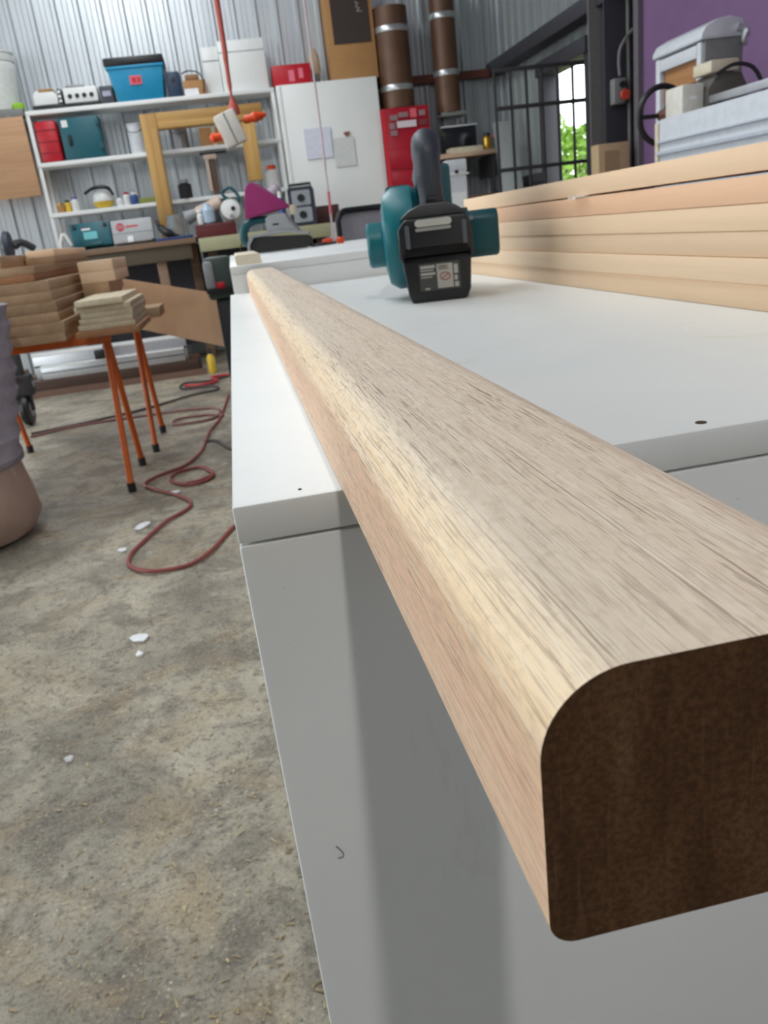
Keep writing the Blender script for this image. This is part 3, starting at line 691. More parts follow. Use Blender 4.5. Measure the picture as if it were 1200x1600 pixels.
bpart('label', (-0.06, -0.0415, 0.06), (0.05, -0.039, 0.12), LTEAL, t); bpart('label_title', (-0.07, -0.0415, 0.135), (0.0, -0.039, 0.15), WHITE, t); bpart('label_mark', (-0.07, -0.043, 0.15), (-0.035, -0.039, 0.158), MAGENTA, t)
for k in (-0.14, 0.11): bpart('latch', (k, -0.05, 0.15), (k + 0.03, -0.038, 0.185), BLACK, t, 0.004)
bpart('handle', (-0.06, -0.055, 0.0), (0.08, -0.04, 0.03), TEALD, t, 0.008)
t = thing('grey_tool_case', 'pale grey tool case with red emblem on the timber bench', 'case', (-0.79, 7.12, BT + 0.0125), (-0.2, 0, 0)); bpart('shell', (-0.15, -0.04, 0), (0.19, 0.06, 0.19), plain('case_grey', (176, 178, 180), 0.45), t, 0.012)
b_ = bm_new(); lathe(b_, [(0.034, -0.043), (0.034, -0.039)], (-0.075, 0, 0.13), 20, 'Y'); em = link('emblem', b_, RED, t)
for k in (-0.018, 0.0, 0.018): bpart('emblem_bar', (-0.075 + k - 0.003, -0.0445, 0.112), (-0.075 + k + 0.003, -0.0428, 0.150), plain('case_grey', (176, 178, 180), 0.45), em)
bpart('lettering', (-0.03, -0.0425, 0.122), (0.07, -0.039, 0.138), plain('faded_red', (204, 84, 84), 0.5), t); bpart('lid_line', (-0.148, -0.0415, 0.075), (0.188, -0.039, 0.08), MGREY, t)
bpart('latch', (-0.03, -0.05, 0.0), (0.02, -0.038, 0.05), WHITE, t, 0.004)
t = thing('blue_clamp_bar', 'flat dark blue clamp bar on the timber bench', 'clamp', (-0.45, 7.03, BT)); bpart('bar', (-0.14, -0.03, 0.0), (0.17, 0.03, 0.022), plain('clamp_blue', (34, 62, 116), 0.45), t, 0.004); bpart('jaw', (-0.17, -0.03, 0.0), (-0.14, 0.03, 0.03), BLACK, t, 0.004)
t = thing('glass_jug', 'clear glass jug with dark handle on the timber bench', 'jug', (-0.42, 7.22, BT)); b_ = bm_new(); lathe(b_, [(0.05, 0.0), (0.075, 0.02), (0.08, 0.10), (0.06, 0.18), (0.055, 0.2)], n=20); link('body', b_, GLASSY, t, True)
b_ = bm_new(); tube(b_, [(-0.15, -0.05, 0.17), (-0.12, -0.08, 0.11), (-0.07, -0.09, 0.06), (0.02, -0.09, 0.02)], [0.015, 0.03, 0.035, 0.02], 10, 4); link('handle', b_, BLACK, t, True)
t = thing('bench_clamp', 'grey and white clamp head at the left end of the timber bench', 'clamp', (-1.28, 6.99, BT)); bpart('body', (-0.05, -0.03, 0), (0.03, 0.03, 0.09), GREY, t, 0.012); b_ = bm_new(); tube(b_, [(-0.06, -0.02, 0.0), (-0.06, -0.03, 0.07), (-0.02, -0.03, 0.14), (0.02, -0.02, 0.05)], 0.013, 8, 4); link('jaw', b_, WHITE, t, True)

# cream painted bench
b2 = thing('cream_bench', 'cream green painted bench right of the timber bench', 'workbench', (-0.24, 6.95, 0))
bpart('top', (0, 0, 0.95), (1.14, 0.62, 1.06), CREAM, b2, 0.005); bpart('rear_rail', (0.0, 0.5, 0.4), (1.1, 0.53, 0.95), CHARC, b2)
for x, y in ((0.06, 0.06), (1.0, 0.06), (0.06, 0.5), (1.0, 0.5)): bpart('leg', (x, y, 0), (x + 0.08, y + 0.08, 0.95), DKWOOD, b2, 0.004)
CT = 1.0605
t = thing('maroon_box', 'low maroon box on the cream bench', 'box', (-0.10, 7.05, CT)); bpart('body', (-0.15, -0.04, 0), (0.19, 0.12, 0.105), MAROON, t, 0.006); bpart('lid_line', (-0.151, -0.0415, 0.08), (0.191, -0.039, 0.083), BLACK, t)
t = thing('water_bottle', 'clear water jug with white bottle front on the maroon box', 'bottle', (-0.13, 7.08, CT + 0.106)); b_ = bm_new(); lathe(b_, [(0.05, 0), (0.062, 0.015), (0.062, 0.11), (0.03, 0.15), (0.025, 0.165)], n=18); link('bottle', b_, plain('pale_blue_plastic', (176, 196, 214), 0.2), t, True)
b_ = bm_new(); lathe(b_, [(0.02, 0.0), (0.026, 0.01), (0.026, 0.075), (0.015, 0.085)], (-0.065, -0.05, 0.0), 16); s_ = link('spray_bottle', b_, WHITE, t, True)
b_ = bm_new(); lathe(b_, [(0.015, 0.085), (0.021, 0.1), (0.014, 0.12)], (-0.065, -0.05, 0), 14); link('spray_cap', b_, WHITE, s_, True)
t = thing('respirator', 'white respirator mask with black eye openings above the maroon box', 'mask', (0.07, 7.1, CT + 0.106)); b_ = bm_new(); lathe(b_, [(0.03, -0.06), (0.075, -0.05), (0.09, 0.0), (0.07, 0.06), (0.02, 0.08)], (0, 0, 0.09), 18, 'Y'); link('shell', b_, WHITE, t, True)
for x, z_ in ((0.02, 0.10), (0.0, 0.04)):
    b_ = bm_new(); lathe(b_, [(0.018, -0.072), (0.02, -0.05)], (x, 0, z_), 12, 'Y'); link('valve', b_, BLACK if z_ > 0.05 else GREY, t, True)
b_ = bm_new(); tube(b_, [(0.0, 0.05, 0.17), (-0.05, 0.06, 0.23), (0.02, 0.06, 0.27), (0.08, 0.05, 0.2), (0.07, 0.04, 0.14)], 0.014, 8, 5); link('strap', b_, TEALD, t, True)
t = thing('beige_grinder', 'beige and black angle grinder lying behind the respirator', 'grinder', (-0.08, 7.25, CT), (0, -0.3, 0)); b_ = bm_new(); lathe(b_, [(0.04, -0.10), (0.05, -0.08), (0.05, 0.05), (0.06, 0.07), (0.06, 0.13), (0.03, 0.14)], (0.02, 0, 0.24), 16, 'X'); link('motor', b_, plain('skin_beige', (206, 184, 168), 0.5), t, True)
b_ = bm_new(); lathe(b_, [(0.055, -0.20), (0.06, -0.19), (0.045, -0.10)], (0.02, 0, 0.24), 16, 'X'); link('gear_head', b_, GREY, t, True); bpart('stand', (-0.05, -0.03, 0.032), (0.10, 0.06, 0.2), DGREY, t, 0.01)

rd = thing('jobsite_radio', 'black and silver jobsite radio with two round dials on the cream bench', 'radio', (0.68, 7.08, CT), (0, 0, -0.15))
b_ = bm_new(); prism(b_, rrect(-0.11, 0.0, 0.11, 0.315, 0.03), 'Y', -0.06, 0.08); link('bumper', b_, plain('radio_black', (44, 50, 60), 0.5), rd, True)
for z0, z1 in ((0.165, 0.285), (0.03, 0.15)):
    b_ = bm_new(); prism(b_, rrect(-0.08, z0, 0.08, z1, 0.015), 'Y', -0.068, -0.05); pp = link('front_plate', b_, plain('radio_silver', (150, 156, 162), 0.4), rd, True)
    b_ = bm_new(); lathe(b_, [(0.028, -0.082), (0.032, -0.066)], (0, 0, (z0 + z1) / 2), 20, 'Y'); link('dial', b_, BLACK, pp, True)
b_ = bm_new(); tube(b_, [(-0.09, 0.0, 0.30), (-0.09, 0.0, 0.335), (0.09, 0.0, 0.335), (0.09, 0.0, 0.30)], 0.012, 8); link('carry_bar', b_, BLACK, rd, True)
jar(0.50, 7.10, CT, 0.03, 0.30, plain('blue_can', (60, 90, 150), 0.4), WHITE, 'spray_can', 'slim blue spray can beside the jobsite radio', 'can')
t = thing('brown_board', 'flat dark brown board standing behind the jobsite radio', 'board', (0.84, 7.30, CT)); bpart('board', (-0.07, -0.01, 0), (0.18, 0.02, 0.15), plain('chocolate_board', (78, 46, 38), 0.6), t, 0.003)
b_ = bm_new(); tube(b_, [(0.11, -0.02, 1.05), (0.09, -0.03, 1.0), (0.06, -0.035, 0.95), (0.05, -0.03, 0.86)], 0.006, 6, 5)
tag(place(link('black_cable', b_, BLACK, None, True), (0.04, 6.95, 0)), 'black cable hanging over the front of the cream bench', 'cable')

# bench grinder beside the far bench
t = thing('bench_grinder', 'dark green and red bench machine on a pedestal left of the far bench', 'grinder', (-0.05, 3.75, 0))
bpart('pedestal', (-0.045, -0.03, 0.0), (0.035, 0.06, 0.75), DGREY, t, 0.008); bpart('motor', (-0.075, -0.06, 0.75), (0.055, 0.1, 0.945), plain('machine_green', (62, 76, 70), 0.5), t, 0.02)
bpart('guard', (-0.078, -0.07, 0.80), (-0.03, 0.05, 0.93), GREY, t, 0.015); bpart('switch', (-0.03, -0.068, 0.80), (0.01, -0.055, 0.83), RED, t, 0.004); bpart('tool_rest', (-0.08, -0.08, 0.785), (0.05, -0.05, 0.80), BLACK, t)

# ------------------------------------------------------------------ white panel with papers, cardboard above, ducts, red cabinet
wp = thing('white_cupboard', 'tall white cupboard standing right of the shelving with papers pinned on', 'cupboard', (0.64, 7.58, 0)); bpart('face', (0, 0, 0), (0.90, 0.30, 2.238), WPAINT, wp, 0.004); bpart('edge', (0.005, -0.006, 0.01), (0.035, 0.0, 2.23), WPAINT, wp, 0.002)
t = tag(link('pinned_sheet', box(bm_new(), (0.825, 7.566, 1.62), (1.065, 7.572, 1.87)), plain('lilac_paper', (222, 224, 238), 0.7)), 'lilac white notice pinned to the tall white cupboard', 'notice')
t = tag(link('plastic_sleeve', box(bm_new(), (1.08, 7.568, 1.53), (1.27, 7.573, 1.77)), plain('cloudy_film', (214, 216, 214), 0.3)), 'cloudy plastic sleeve on the tall white cupboard beside the notice', 'sleeve')
t = tag(link('brown_tag', prism(bm_new(), [(1.185, 1.81), (1.24, 1.815), (1.238, 1.79), (1.212, 1.772), (1.188, 1.79)], 'Y', 7.562, 7.5665), plain('rust_tag', (140, 88, 66), 0.6)), 'small rust brown tag above the plastic sleeve', 'tag')
t = thing('tall_carton', 'tall brown carton with a dark poster on top of the white cupboard', 'carton', (1.16, 7.66, 2.24)); bpart('carton', (0, 0, 0), (0.42, 0.25, 0.75), CARD, t, 0.004)
ps = bpart('poster', (0.05, -0.006, 0.285), (0.385, 0.0, 0.70), plain('poster_brown', (62, 50, 46), 0.5), t)
b_ = bm_new(); tube(b_, [(0.27, -0.008, 0.60), (0.30, -0.008, 0.585), (0.275, -0.008, 0.565), (0.31, -0.008, 0.55), (0.28, -0.008, 0.53), (0.33, -0.008, 0.525)], 0.006, 6, 3); link('poster_mark', b_, plain('poster_ink', (150, 140, 134), 0.6), ps)
t = thing('paint_brush', 'pale paint brush hanging above the red carton', 'brush', (1.03, 7.80, 2.24)); b_ = bm_new(); lathe(b_, [(0.035, 0.09), (0.05, 0.12), (0.045, 0.24), (0.015, 0.30)], n=14, sy=0.5); link('bristles', b_, plain('bristle_tan', (190, 168, 140), 0.8), t, True)
b_ = bm_new(); lathe(b_, [(0.03, 0.0), (0.04, 0.09), (0.035, 0.1)], n=14, sy=0.5); link('ferrule', b_, MGREY, t, True)

for (x, r, z0, z1, bands, lb, y) in ((1.742, 0.155, 1.97, 2.78, (2.11, 2.58), 'thick brown duct with silver tape on the red cabinet', 7.72), (2.23, 0.115, 1.90, 2.95, (2.20, 2.66), 'slimmer brown duct with silver tape above the desk', 7.75)):
    t = thing('brown_duct', lb, 'duct', (x, y, 0), group='brown ducts')
    b_ = bm_new(); lathe(b_, [(r, z0), (r, z1), (r * 0.9, z1 + 0.002)], n=28); link('tube', b_, COPPER, t, True)
    for zb in bands:
        b_ = bm_new(); lathe(b_, [(r + 0.001, zb), (r + 0.004, zb + 0.004), (r + 0.004, zb + 0.045), (r + 0.001, zb + 0.05)], n=28); link('tape_band', b_, TAPE, t, True)
bpart('wall_plate', (-0.10, -0.10, 1.86), (0.14, 0.10, 1.90), MGREY, t, 0.01)
bpart('support_bracket', (-0.06, 0.0, 1.74), (0.06, 0.14, 1.86), MGREY, t, 0.004)

rcab = thing('red_tool_cabinet', 'tall red tool cabinet with stickers on its upper edge', 'cabinet', (1.545, 7.55, 0)); bpart('body', (0, 0, 0.05), (0.44, 0.42, 1.965), REDP, rcab, 0.008)
bpart('frame', (0.0, -0.004, 0.06), (0.03, 0.0, 1.95), plain('bright_red', (214, 40, 54), 0.35), rcab)
for k in range(8): bpart('drawer', (0.035, -0.012, 0.12 + k * 0.19), (0.42, 0.0, 0.295 + k * 0.19), REDP, rcab, 0.004)
for x, y in ((0.02, 0.02), (0.37, 0.02), (0.02, 0.36), (0.37, 0.36)): bpart('caster', (x, y, 0), (x + 0.05, y + 0.04, 0.05), BLACK, rcab, 0.01)
STK = plain('sticker_grey', (150, 120, 124), 0.5); STW = plain('sticker_white', (222, 208, 216), 0.5); STP = plain('sticker_rose', (220, 96, 108), 0.5)
for (x, z_, w_, h, m_) in ((0.07, 1.86, 0.07, 0.045, STK), (0.15, 1.88, 0.09, 0.04, STK), (0.06, 1.79, 0.05, 0.05, STK), (0.065, 1.735, 0.06, 0.045, STK), (0.26, 1.87, 0.06, 0.075, STP), (0.34, 1.88, 0.06, 0.045, STK), (0.13, 1.795, 0.18, 0.055, STW), (0.33, 1.80, 0.08, 0.05, plain('sticker_maroon', (120, 50, 56), 0.5))):
    bpart('sticker', (x, -0.0165, z_), (x + w_, -0.0118, z_ + h), m_, rcab)

# office chair with mesh back
oc = thing('office_chair', 'black framed office chair with pale mesh back behind the far bench', 'chair', (0.80, 4.35, 0), (0, 0, 0.1))
pr = rrect(-0.20, 0.72, 0.20, 1.09, 0.06, 5)
b_ = bm_new(); tube(b_, [(x, 0.06 * (x / 0.2) ** 2 * -1, z_) for x, z_ in pr + [pr[0]]], 0.016, 8); bf = link('back_frame', b_, BLACK, oc, True)
b_ = bm_new(); prism(b_, rrect(-0.19, 0.73, 0.19, 1.08, 0.05, 5), 'Y', -0.02, -0.012); link('mesh_back', b_, plain('grey_mesh', (166, 166, 174), 0.7), oc)
bpart('seat', (-0.22, -0.45, 0.46), (0.22, -0.02, 0.54), BLACK, oc, 0.03); bpart('back_post', (-0.03, -0.01, 0.45), (0.03, 0.03, 0.76), BLACK, oc, 0.006)
b_ = bm_new(); lathe(b_, [(0.03, 0.08), (0.03, 0.46)], (0, -0.22, 0), 14); link('gas_lift', b_, STEEL, oc, True)
for k in range(5):
    a = 2 * PI * k / 5; b_ = bm_new(); tube(b_, [(0, -0.22, 0.10), (0.26 * math.cos(a), -0.22 + 0.26 * math.sin(a), 0.055)], [0.025, 0.018], 8); lg_ = link('base_arm', b_, BLACK, oc, True)
    b_ = bm_new(); lathe(b_, [(0.026, -0.012), (0.026, 0.012)], (0.27 * math.cos(a), -0.22 + 0.27 * math.sin(a), 0.027), 12, 'X'); link('caster', b_, BLACK, lg_, True)

# desk in the corner
ds = thing('corner_desk', 'narrow wood topped wall shelf in the corner with monitor', 'desk', (2.04, 7.45, 0)); bpart('top', (0, 0, 1.49), (0.60, 0.42, 1.53), wood('desk_timber', (206, 176, 150), (178, 146, 122), 'X', 40, 0.06), ds, 0.006)
for x in (0.08, 0.5): bpart('bracket', (x, 0.05, 1.3), (x + 0.03, 0.50, 1.49), DGREY, ds, 0.003)
mo = thing('computer_monitor', 'black computer monitor on the corner shelf', 'monitor', (2.29, 7.66, 1.5305)); bpart('screen', (-0.17, 0, 0.03), (0.16, 0.03, 0.235), plain('screen_black', (30, 33, 38), 0.2), mo, 0.006); bpart('bezel', (-0.18, -0.004, 0.235), (0.17, 0.03, 0.25), LGREY, mo, 0.003); bpart('stand', (-0.03, 0.0, 0), (0.03, 0.05, 0.05), BLACK, mo, 0.004)
b_ = bm_new(); prism(b_, rrect(-0.15, 0.0, 0.17, 0.045, 0.012, 3), 'Y', -0.06, 0.06); tag(place(link('keyboard_tray', b_, BEIGE, None, True), (2.28, 7.54, 1.5305)), 'cream keyboard tray lying in front of the monitor', 'keyboard')
jar(2.53, 7.6, 1.5305, 0.045, 0.15, BRASS, BLACK, 'gold_bottle', 'black and gold bottle on the corner shelf', 'bottle'); jar(2.60, 7.62, 1.5305, 0.022, 0.13, GLASSY, PINK, 'pink_bottle', 'small bottle with pink cap right of the gold bottle', 'bottle')
t = thing('white_vacuum', 'tall white canister unit standing below the corner shelf', 'canister', (1.92, 6.6, 0)); b_ = bm_new(); prism(b_, rrect(-0.075, 0.05, 0.075, 1.30, 0.02), 'Y', -0.07, 0.07); link('body', b_, LGREY, t, True)
bpart('clamp', (-0.095, -0.08, 1.30), (0.10, 0.08, 1.325), WHITE, t, 0.004); bpart('top', (-0.085, -0.07, 1.325), (0.085, 0.07, 1.42), LGREY, t, 0.012); bpart('foot', (-0.09, -0.09, 0), (0.09, 0.09, 0.05), BLACK, t, 0.008)
bpart('panel', (-0.06, -0.075, 1.02), (0.06, -0.07, 1.17), WHITE, t)
for x in (-0.01, 0.09):
    b_ = bm_new(); lathe(b_, [(0.014, -0.10), (0.014, -0.075)], (x, 0, 1.325), 10, 'Y'); link('wing_nut', b_, BLACK, t)

# ------------------------------------------------------------------ pendant power outlet on red cable
po = thing('pendant_outlet', 'white pendant power outlet with orange plugs hanging on a red cable', 'outlet', (0.17, 5.0, 1.55))
b_ = bm_new(); tube(b_, [(0.004, 0, 2.9), (0.003, 0, 0.74), (0.0, 0, 0.45), (-0.002, 0, 0.30), (0.0, 0, 0.20)], [0.018, 0.016, 0.013, 0.008], 10, 5); link('cable', b_, plain('salmon_cable', (186, 92, 80), 0.5), po, True)
b_ = bm_new(); lathe(b_, [(0.035, 0.155), (0.032, 0.19), (0.014, 0.24)], n=16); link('cable_gland', b_, plain('salmon_cable', (186, 92, 80), 0.5), po, True)
ob = bm_new(); box(ob, (-0.065, -0.05, 0.0), (0.065, 0.05, 0.185), 0.01); ob_ = link('outlet_box', ob, plain('cream_box', (224, 220, 210), 0.45), po, True); ob_.rotation_euler = (0, -0.32, 0); ob_.location = (-0.01, 0, -0.01)
bpart('seam', (-0.004, -0.053, 0.005), (0.004, -0.049, 0.18), MGREY, ob_)
for (x, z_, s, ln) in ((0.062, 0.09, 1, 0.14), (-0.07, 0.04, -1, 0.09)):
    b_ = bm_new(); lathe(b_, [(0.018, 0), (0.024, 0.02 * s), (0.022, 0.05 * s), (0.03, 0.07 * s), (0.01, ln * s)], (x, 0, z_ + 0.02), 14, 'X'); pl = link('plug', b_, ORPL, po, True); pl.rotation_euler = (0, -0.15, 0)

# ------------------------------------------------------------------ security gate, opening onto the garden
YG = 5.95
gt = thing('security_gate', 'black steel barred gate swung open beside the bright doorway', 'gate', (2.08, YG, 0))
GW = 0.74
for zc in (0.06, 0.55, 1.27, 1.69, 1.94): bpart('rail', (0, -0.012, zc - 0.014), (GW, 0.012, zc + 0.014), DGREY, gt, 0.003)
for k in range(7): bpart('bar', (k * (GW - 0.02) / 6, -0.009, 0.06), (k * (GW - 0.02) / 6 + 0.018, 0.009, 1.94), DGREY, gt, 0.003)
t = tag(link('wall_reflection_sheet', prism(bm_new(), [(6.80, 0.0), (6.83, 0.0), (7.28, 1.72), (7.25, 1.73)], 'X', 2.49, 2.68), plain('wall_reflection_grey', (150, 154, 154), 0.45)), 'pale frosted sheet leaning in the corner behind the barred gate', 'sheet')  # stands in for daylight reflected on the corrugated side wall
t = thing('corner_crate', 'dark timber crate in the corner behind the barred gate', 'crate', (2.42, 7.45, 0)); bpart('box', (-0.2, -0.2, 0), (0.35, 0.2, 1.15), DKWOOD, t, 0.004)
for k in range(4): bpart('slat', (-0.21, -0.215, 0.1 + k * 0.27), (0.36, -0.2, 0.28 + k * 0.27), plain('crate_slat', (108, 84, 66), 0.7), t, 0.003)
t = thing('brown_carton', 'flat brown carton standing by the column under the doorway', 'carton', (2.66, 5.12, 0)); bpart('carton', (-0.16, 0, 0), (0.06, 0.12, 1.325), plain('kraft_pale', (190, 164, 126), 0.8), t, 0.004); bpart('flap', (-0.12, -0.004, 1.10), (-0.02, 0.0, 1.28), plain('kraft_dark', (170, 142, 106), 0.8), t)

# conduit and isolator on the column
ct = thing('electric_conduit', 'grey electric conduit looping down the charcoal steel column', 'conduit', (2.75, 5.28, 0))
CG = plain('conduit_grey', (120, 116, 118), 0.5)
b_ = bm_new(); tube(b_, [(0.045, 0, 4.3), (0.045, 0, 2.2), (0.047, 0, 1.85), (0.05, 0, 1.2), (0.05, 0, 0.1)], 0.011, 8, 4); link('pipe', b_, CG, ct, True)
b_ = bm_new(); tube(b_, [(0.05, -0.02, 1.98), (0.01, -0.03, 1.945), (-0.025, -0.03, 1.89), (-0.035, -0.03, 1.82), (-0.03, -0.03, 1.735)], 0.010, 8, 5); link('flexible_pipe', b_, CG, ct, True)
b_ = bm_new(); tube(b_, [(0.045, -0.03, 1.98), (0.075, -0.03, 2.0), (0.10, -0.03, 1.95), (0.10, -0.03, 1.85), (0.085, -0.03, 1.78)], 0.010, 8, 5); link('cable', b_, CG, ct, True)
sw = thing('isolator_switch', 'grey isolator switch box with red stop button on the column', 'switch', (2.725, 5.298, 1.565)); bpart('box', (-0.055, -0.07, 0), (0.03, 0.0, 0.155), MGREY, sw, 0.006)
b_ = bm_new(); lathe(b_, [(0.03, -0.105), (0.034, -0.095), (0.02, -0.07)], (0.01, 0, 0.05), 16, 'Y'); link('stop_button', b_, plain('stop_red', (206, 70, 48), 0.4), sw, True)
b_ = bm_new(); lathe(b_, [(0.02, -0.085), (0.02, -0.07)], (0.0, 0, 0.115), 16, 'Y'); link('start_button', b_, BLACK, sw, True)
for k in range(3):
    b_ = bm_new(); tube(b_, [(0.011 * math.cos(a), 0, 0.014 * math.sin(a)) for a in [2 * PI * q / 12 for q in range(13)]], 0.0028, 5)
    if k == 0: chn = tag(place(link('chain_link', b_, WHITE), (2.80, 5.855, 1.63)), 'white chain links hanging on the door jamb', 'chain')
    else: o = link('ring', b_, WHITE, chn); o.location = (0.004 * k, 0, 0.03 * k)

# garden shrubs outside the doorway
def shrub(x, y, h, r, label, seed):
    rnd = random.Random(seed); t = thing('garden_shrub', label, 'shrub', (x, y, -0.06), group='shrubs outside the doorway'); b_ = bm_new()
    for i in range(1500):
        a = rnd.uniform(0, 2 * PI); zz = rnd.uniform(0.08, 1) ** 0.8 * h; rr = r * math.sqrt(rnd.random()) * (0.55 + 0.6 * math.sin(PI * min(0.98, zz / h)))
        c = Vector((rr * math.cos(a), rr * math.sin(a), zz)); d1 = Vector((rnd.gauss(0, 1), rnd.gauss(0, 1), rnd.gauss(0, 0.6))).normalized(); d2 = d1.cross(Vector((rnd.gauss(0, 1), rnd.gauss(0, 1), rnd.gauss(0, 1)))).normalized()
        L = rnd.uniform(0.05, 0.10)
        b_.faces.new([b_.verts.new(c + p) for p in (-d1 * L, d2 * L * 0.4, d1 * L, -d2 * L * 0.4)])
    fo = link('foliage', b_, LEAF, t); fo['kind'] = 'stuff'
    for k in range(5):
        b_ = bm_new(); a = k * 1.3; tube(b_, [(0.05 * math.cos(a), 0.05 * math.sin(a), 0), (0.2 * math.cos(a), 0.2 * math.sin(a), h * 0.4), (0.4 * r * math.cos(a), 0.4 * r * math.sin(a), h * 0.8)], [0.03, 0.02, 0.01], 6); link('stem', b_, BARK, t)
shrub(4.6, 10.0, 1.9, 0.75, 'leafy shrub nearest the doorway outside', 1); shrub(5.9, 11.4, 2.2, 0.8, 'tall leafy shrub in the middle outside the doorway', 2); shrub(5.3, 13.6, 2.4, 0.9, 'farthest leafy shrub outside the doorway', 3)

# ------------------------------------------------------------------ machines on the right
MX = 1.6
mc_ = thing('woodworking_machine', 'long pale grey woodworking machine with black handwheel behind the stacked boards', 'machine', (MX, 0.9, 0))
bpart('bed', (0, 0, 0.72), (0.55, 1.74, 1.235), LGREY, mc_, 0.006)
bpart('bed_lip', (-0.012, 0, 1.115), (0.0, 1.74, 1.128), plain('soft_grey_enamel', (186, 192, 202), 0.4), mc_, 0.002); bpart('bed_lip', (-0.012, 0, 1.155), (0.0, 1.74, 1.162), plain('soft_grey_enamel', (186, 192, 202), 0.4), mc_, 0.002)
for y in (0.1, 1.3): bpart('pedestal', (0.05, y, 0), (0.5, y + 0.35, 0.72), MGREY, mc_, 0.01)
bpart('end_plate', (-0.005, 1.74, 0.8), (0.55, 1.765, 1.225), BEIGE, mc_, 0.004)
bpart('slide_rail', (0.145, 0.0, 1.262), (0.165, 1.70, 1.288), ALU, mc_, 0.004)
for y in (0.35, 1.0, 1.6): bpart('rail_foot', (0.145, y, 1.235), (0.165, y + 0.04, 1.262), BLACK, mc_)
bpart('gear_box', (0.055, 1.68, 1.235), (0.14, 1.80, 1.335), plain('cream_enamel', (212, 208, 198), 0.45), mc_, 0.008); bpart('badge', (0.085, 1.6785, 1.285), (0.11, 1.681, 1.295), WHITE, mc_)
b_ = bm_new(); prism(b_, [(0.14, 1.235), (0.29, 1.235), (0.30, 1.30), (0.27, 1.355), (0.18, 1.36), (0.14, 1.31)], 'Y', 1.66, 1.80, 0.008); link('motor', b_, plain('motor_olive', (86, 82, 76), 0.6), mc_, True)
bpart('terminal_box', (0.15, 1.66, 1.36), (0.26, 1.78, 1.40), BEIGE, mc_, 0.008); b_ = bm_new(); tube(b_, [(0.16, 1.64, 1.35), (0.22, 1.63, 1.375), (0.29, 1.63, 1.36), (0.33, 1.63, 1.30), (0.34, 1.64, 1.24)], 0.007, 6, 5); link('lead', b_, BLACK, mc_, True)
b_ = bm_new(); tube(b_, [(0.10 + 0.095 * math.cos(a), 1.90, 1.262 + 0.10 * math.sin(a)) for a in [2 * PI * q / 32 for q in range(33)]], 0.011, 8); wh = link('handwheel', b_, BLACK, mc_, True)
for a in (0.0, 2 * PI / 3, 4 * PI / 3):
    b_ = bm_new(); tube(b_, [(0.10, 1.90, 1.262), (0.10 - 0.095 * math.cos(a), 1.90, 1.262 + 0.10 * math.sin(a))], 0.008, 8); link('spoke', b_, BLACK, wh, True)
b_ = bm_new(); tube(b_, [(0.10, 1.765, 1.262), (0.10, 1.91, 1.262)], 0.02, 10); link('shaft', b_, plain('rusty_steel', (110, 70, 52), 0.6), wh, True)

bs = thing('thicknesser_cabinet', 'tall machine cabinet with white open side frame and curved white top beside the purple wall', 'machine', (2.10, 3.20, 0))
for y0, y1 in ((0.0, 0.035), (0.345, 0.385)): bpart('side_post', (-0.012, y0, 0), (0.03, y1, 1.56), LGREY, bs, 0.005)
bpart('side_rail', (-0.012, 0.035, 1.505), (0.03, 0.345, 1.555), LGREY, bs, 0.004); bpart('side_rail', (-0.012, 0.035, 0.9), (0.03, 0.345, 1.16), LGREY, bs, 0.004)
bpart('front_sheet', (0.0, -0.012, 0), (0.175, 0.0, 1.60), MGREY, bs, 0.004); bpart('back_sheet', (0.14, 0.0, 0), (0.175, 0.38, 1.56), plain('inner_slate', (52, 58, 62), 0.5), bs)
bpart('timber_lintel', (0.01, 0.04, 1.42), (0.09, 0.34, 1.505), wood('lintel_timber', (190, 136, 84), (160, 110, 64), 'Y', 30, 0.05), bs, 0.003); bpart('timber_post', (0.01, 0.30, 1.16), (0.09, 0.34, 1.42), wood('lintel_timber', (190, 136, 84), (160, 110, 64), 'Y', 30, 0.05), bs, 0.003)
bpart('glass_pane', (0.10, 0.04, 1.16), (0.105, 0.30, 1.42), plain('slate_glass', (84, 96, 100), 0.15), bs)
pts = [(-0.02, 1.565), (-0.02, 1.585), (0.0, 1.615), (0.05, 1.637), (0.11, 1.645), (0.165, 1.632), (0.185, 1.60), (0.18, 1.565)]
b_ = bm_new(); prism(b_, pts, 'Y', -0.02, 0.40, 0.006); link('curved_top', b_, LGREY, bs, True)
b_ = bm_new(); tube(b_, [(0.14, -0.02, 1.60), (0.175, -0.03, 1.585), (0.165, -0.03, 1.55), (0.18, -0.025, 1.53)], [0.016, 0.018, 0.012, 0.01], 8, 4); link('latch', b_, ALU, bs, True)
b_ = bm_new(); lathe(b_, [(0.010, -0.02), (0.010, -0.01)], (0.012, -0.006, 1.37), 10, 'Y'); link('bolt', b_, WHITE, bs)

# ------------------------------------------------------------------ trestles and lumber on the left
def trestle(y0, y1, x0, x1, label):
    t = thing('steel_trestle', label, 'trestle', (0, 0, 0), group='orange steel trestles'); ym = (y0 + y1) / 2
    bpart('top_bar', (x0 - 0.02, ym - 0.035, 0.645), (x1 + 0.02, ym + 0.035, 0.69), ORANGE, t, 0.006)
    for x in (x0, x1):
        for y, s in ((y0, -1), (y1, 1)):
            b_ = bm_new(); tube(b_, [(x, y, 0.03), (x, ym + s * 0.02, 0.65)], 0.0145, 10); lg_ = link('leg', b_, ORANGE, t, True)
            b_ = bm_new(); tube(b_, [(x, y - s * -0.0005, 0.0), (x, y, 0.042)], 0.019, 10); link('rubber_foot', b_, BLACK, lg_, True)
    return t
trestle(3.285, 3.743, -1.32, -0.60, 'orange steel trestle nearer the camera with black feet')
trestle(3.993, 4.462, -1.307, -0.553, 'orange steel trestle farther back with black feet')

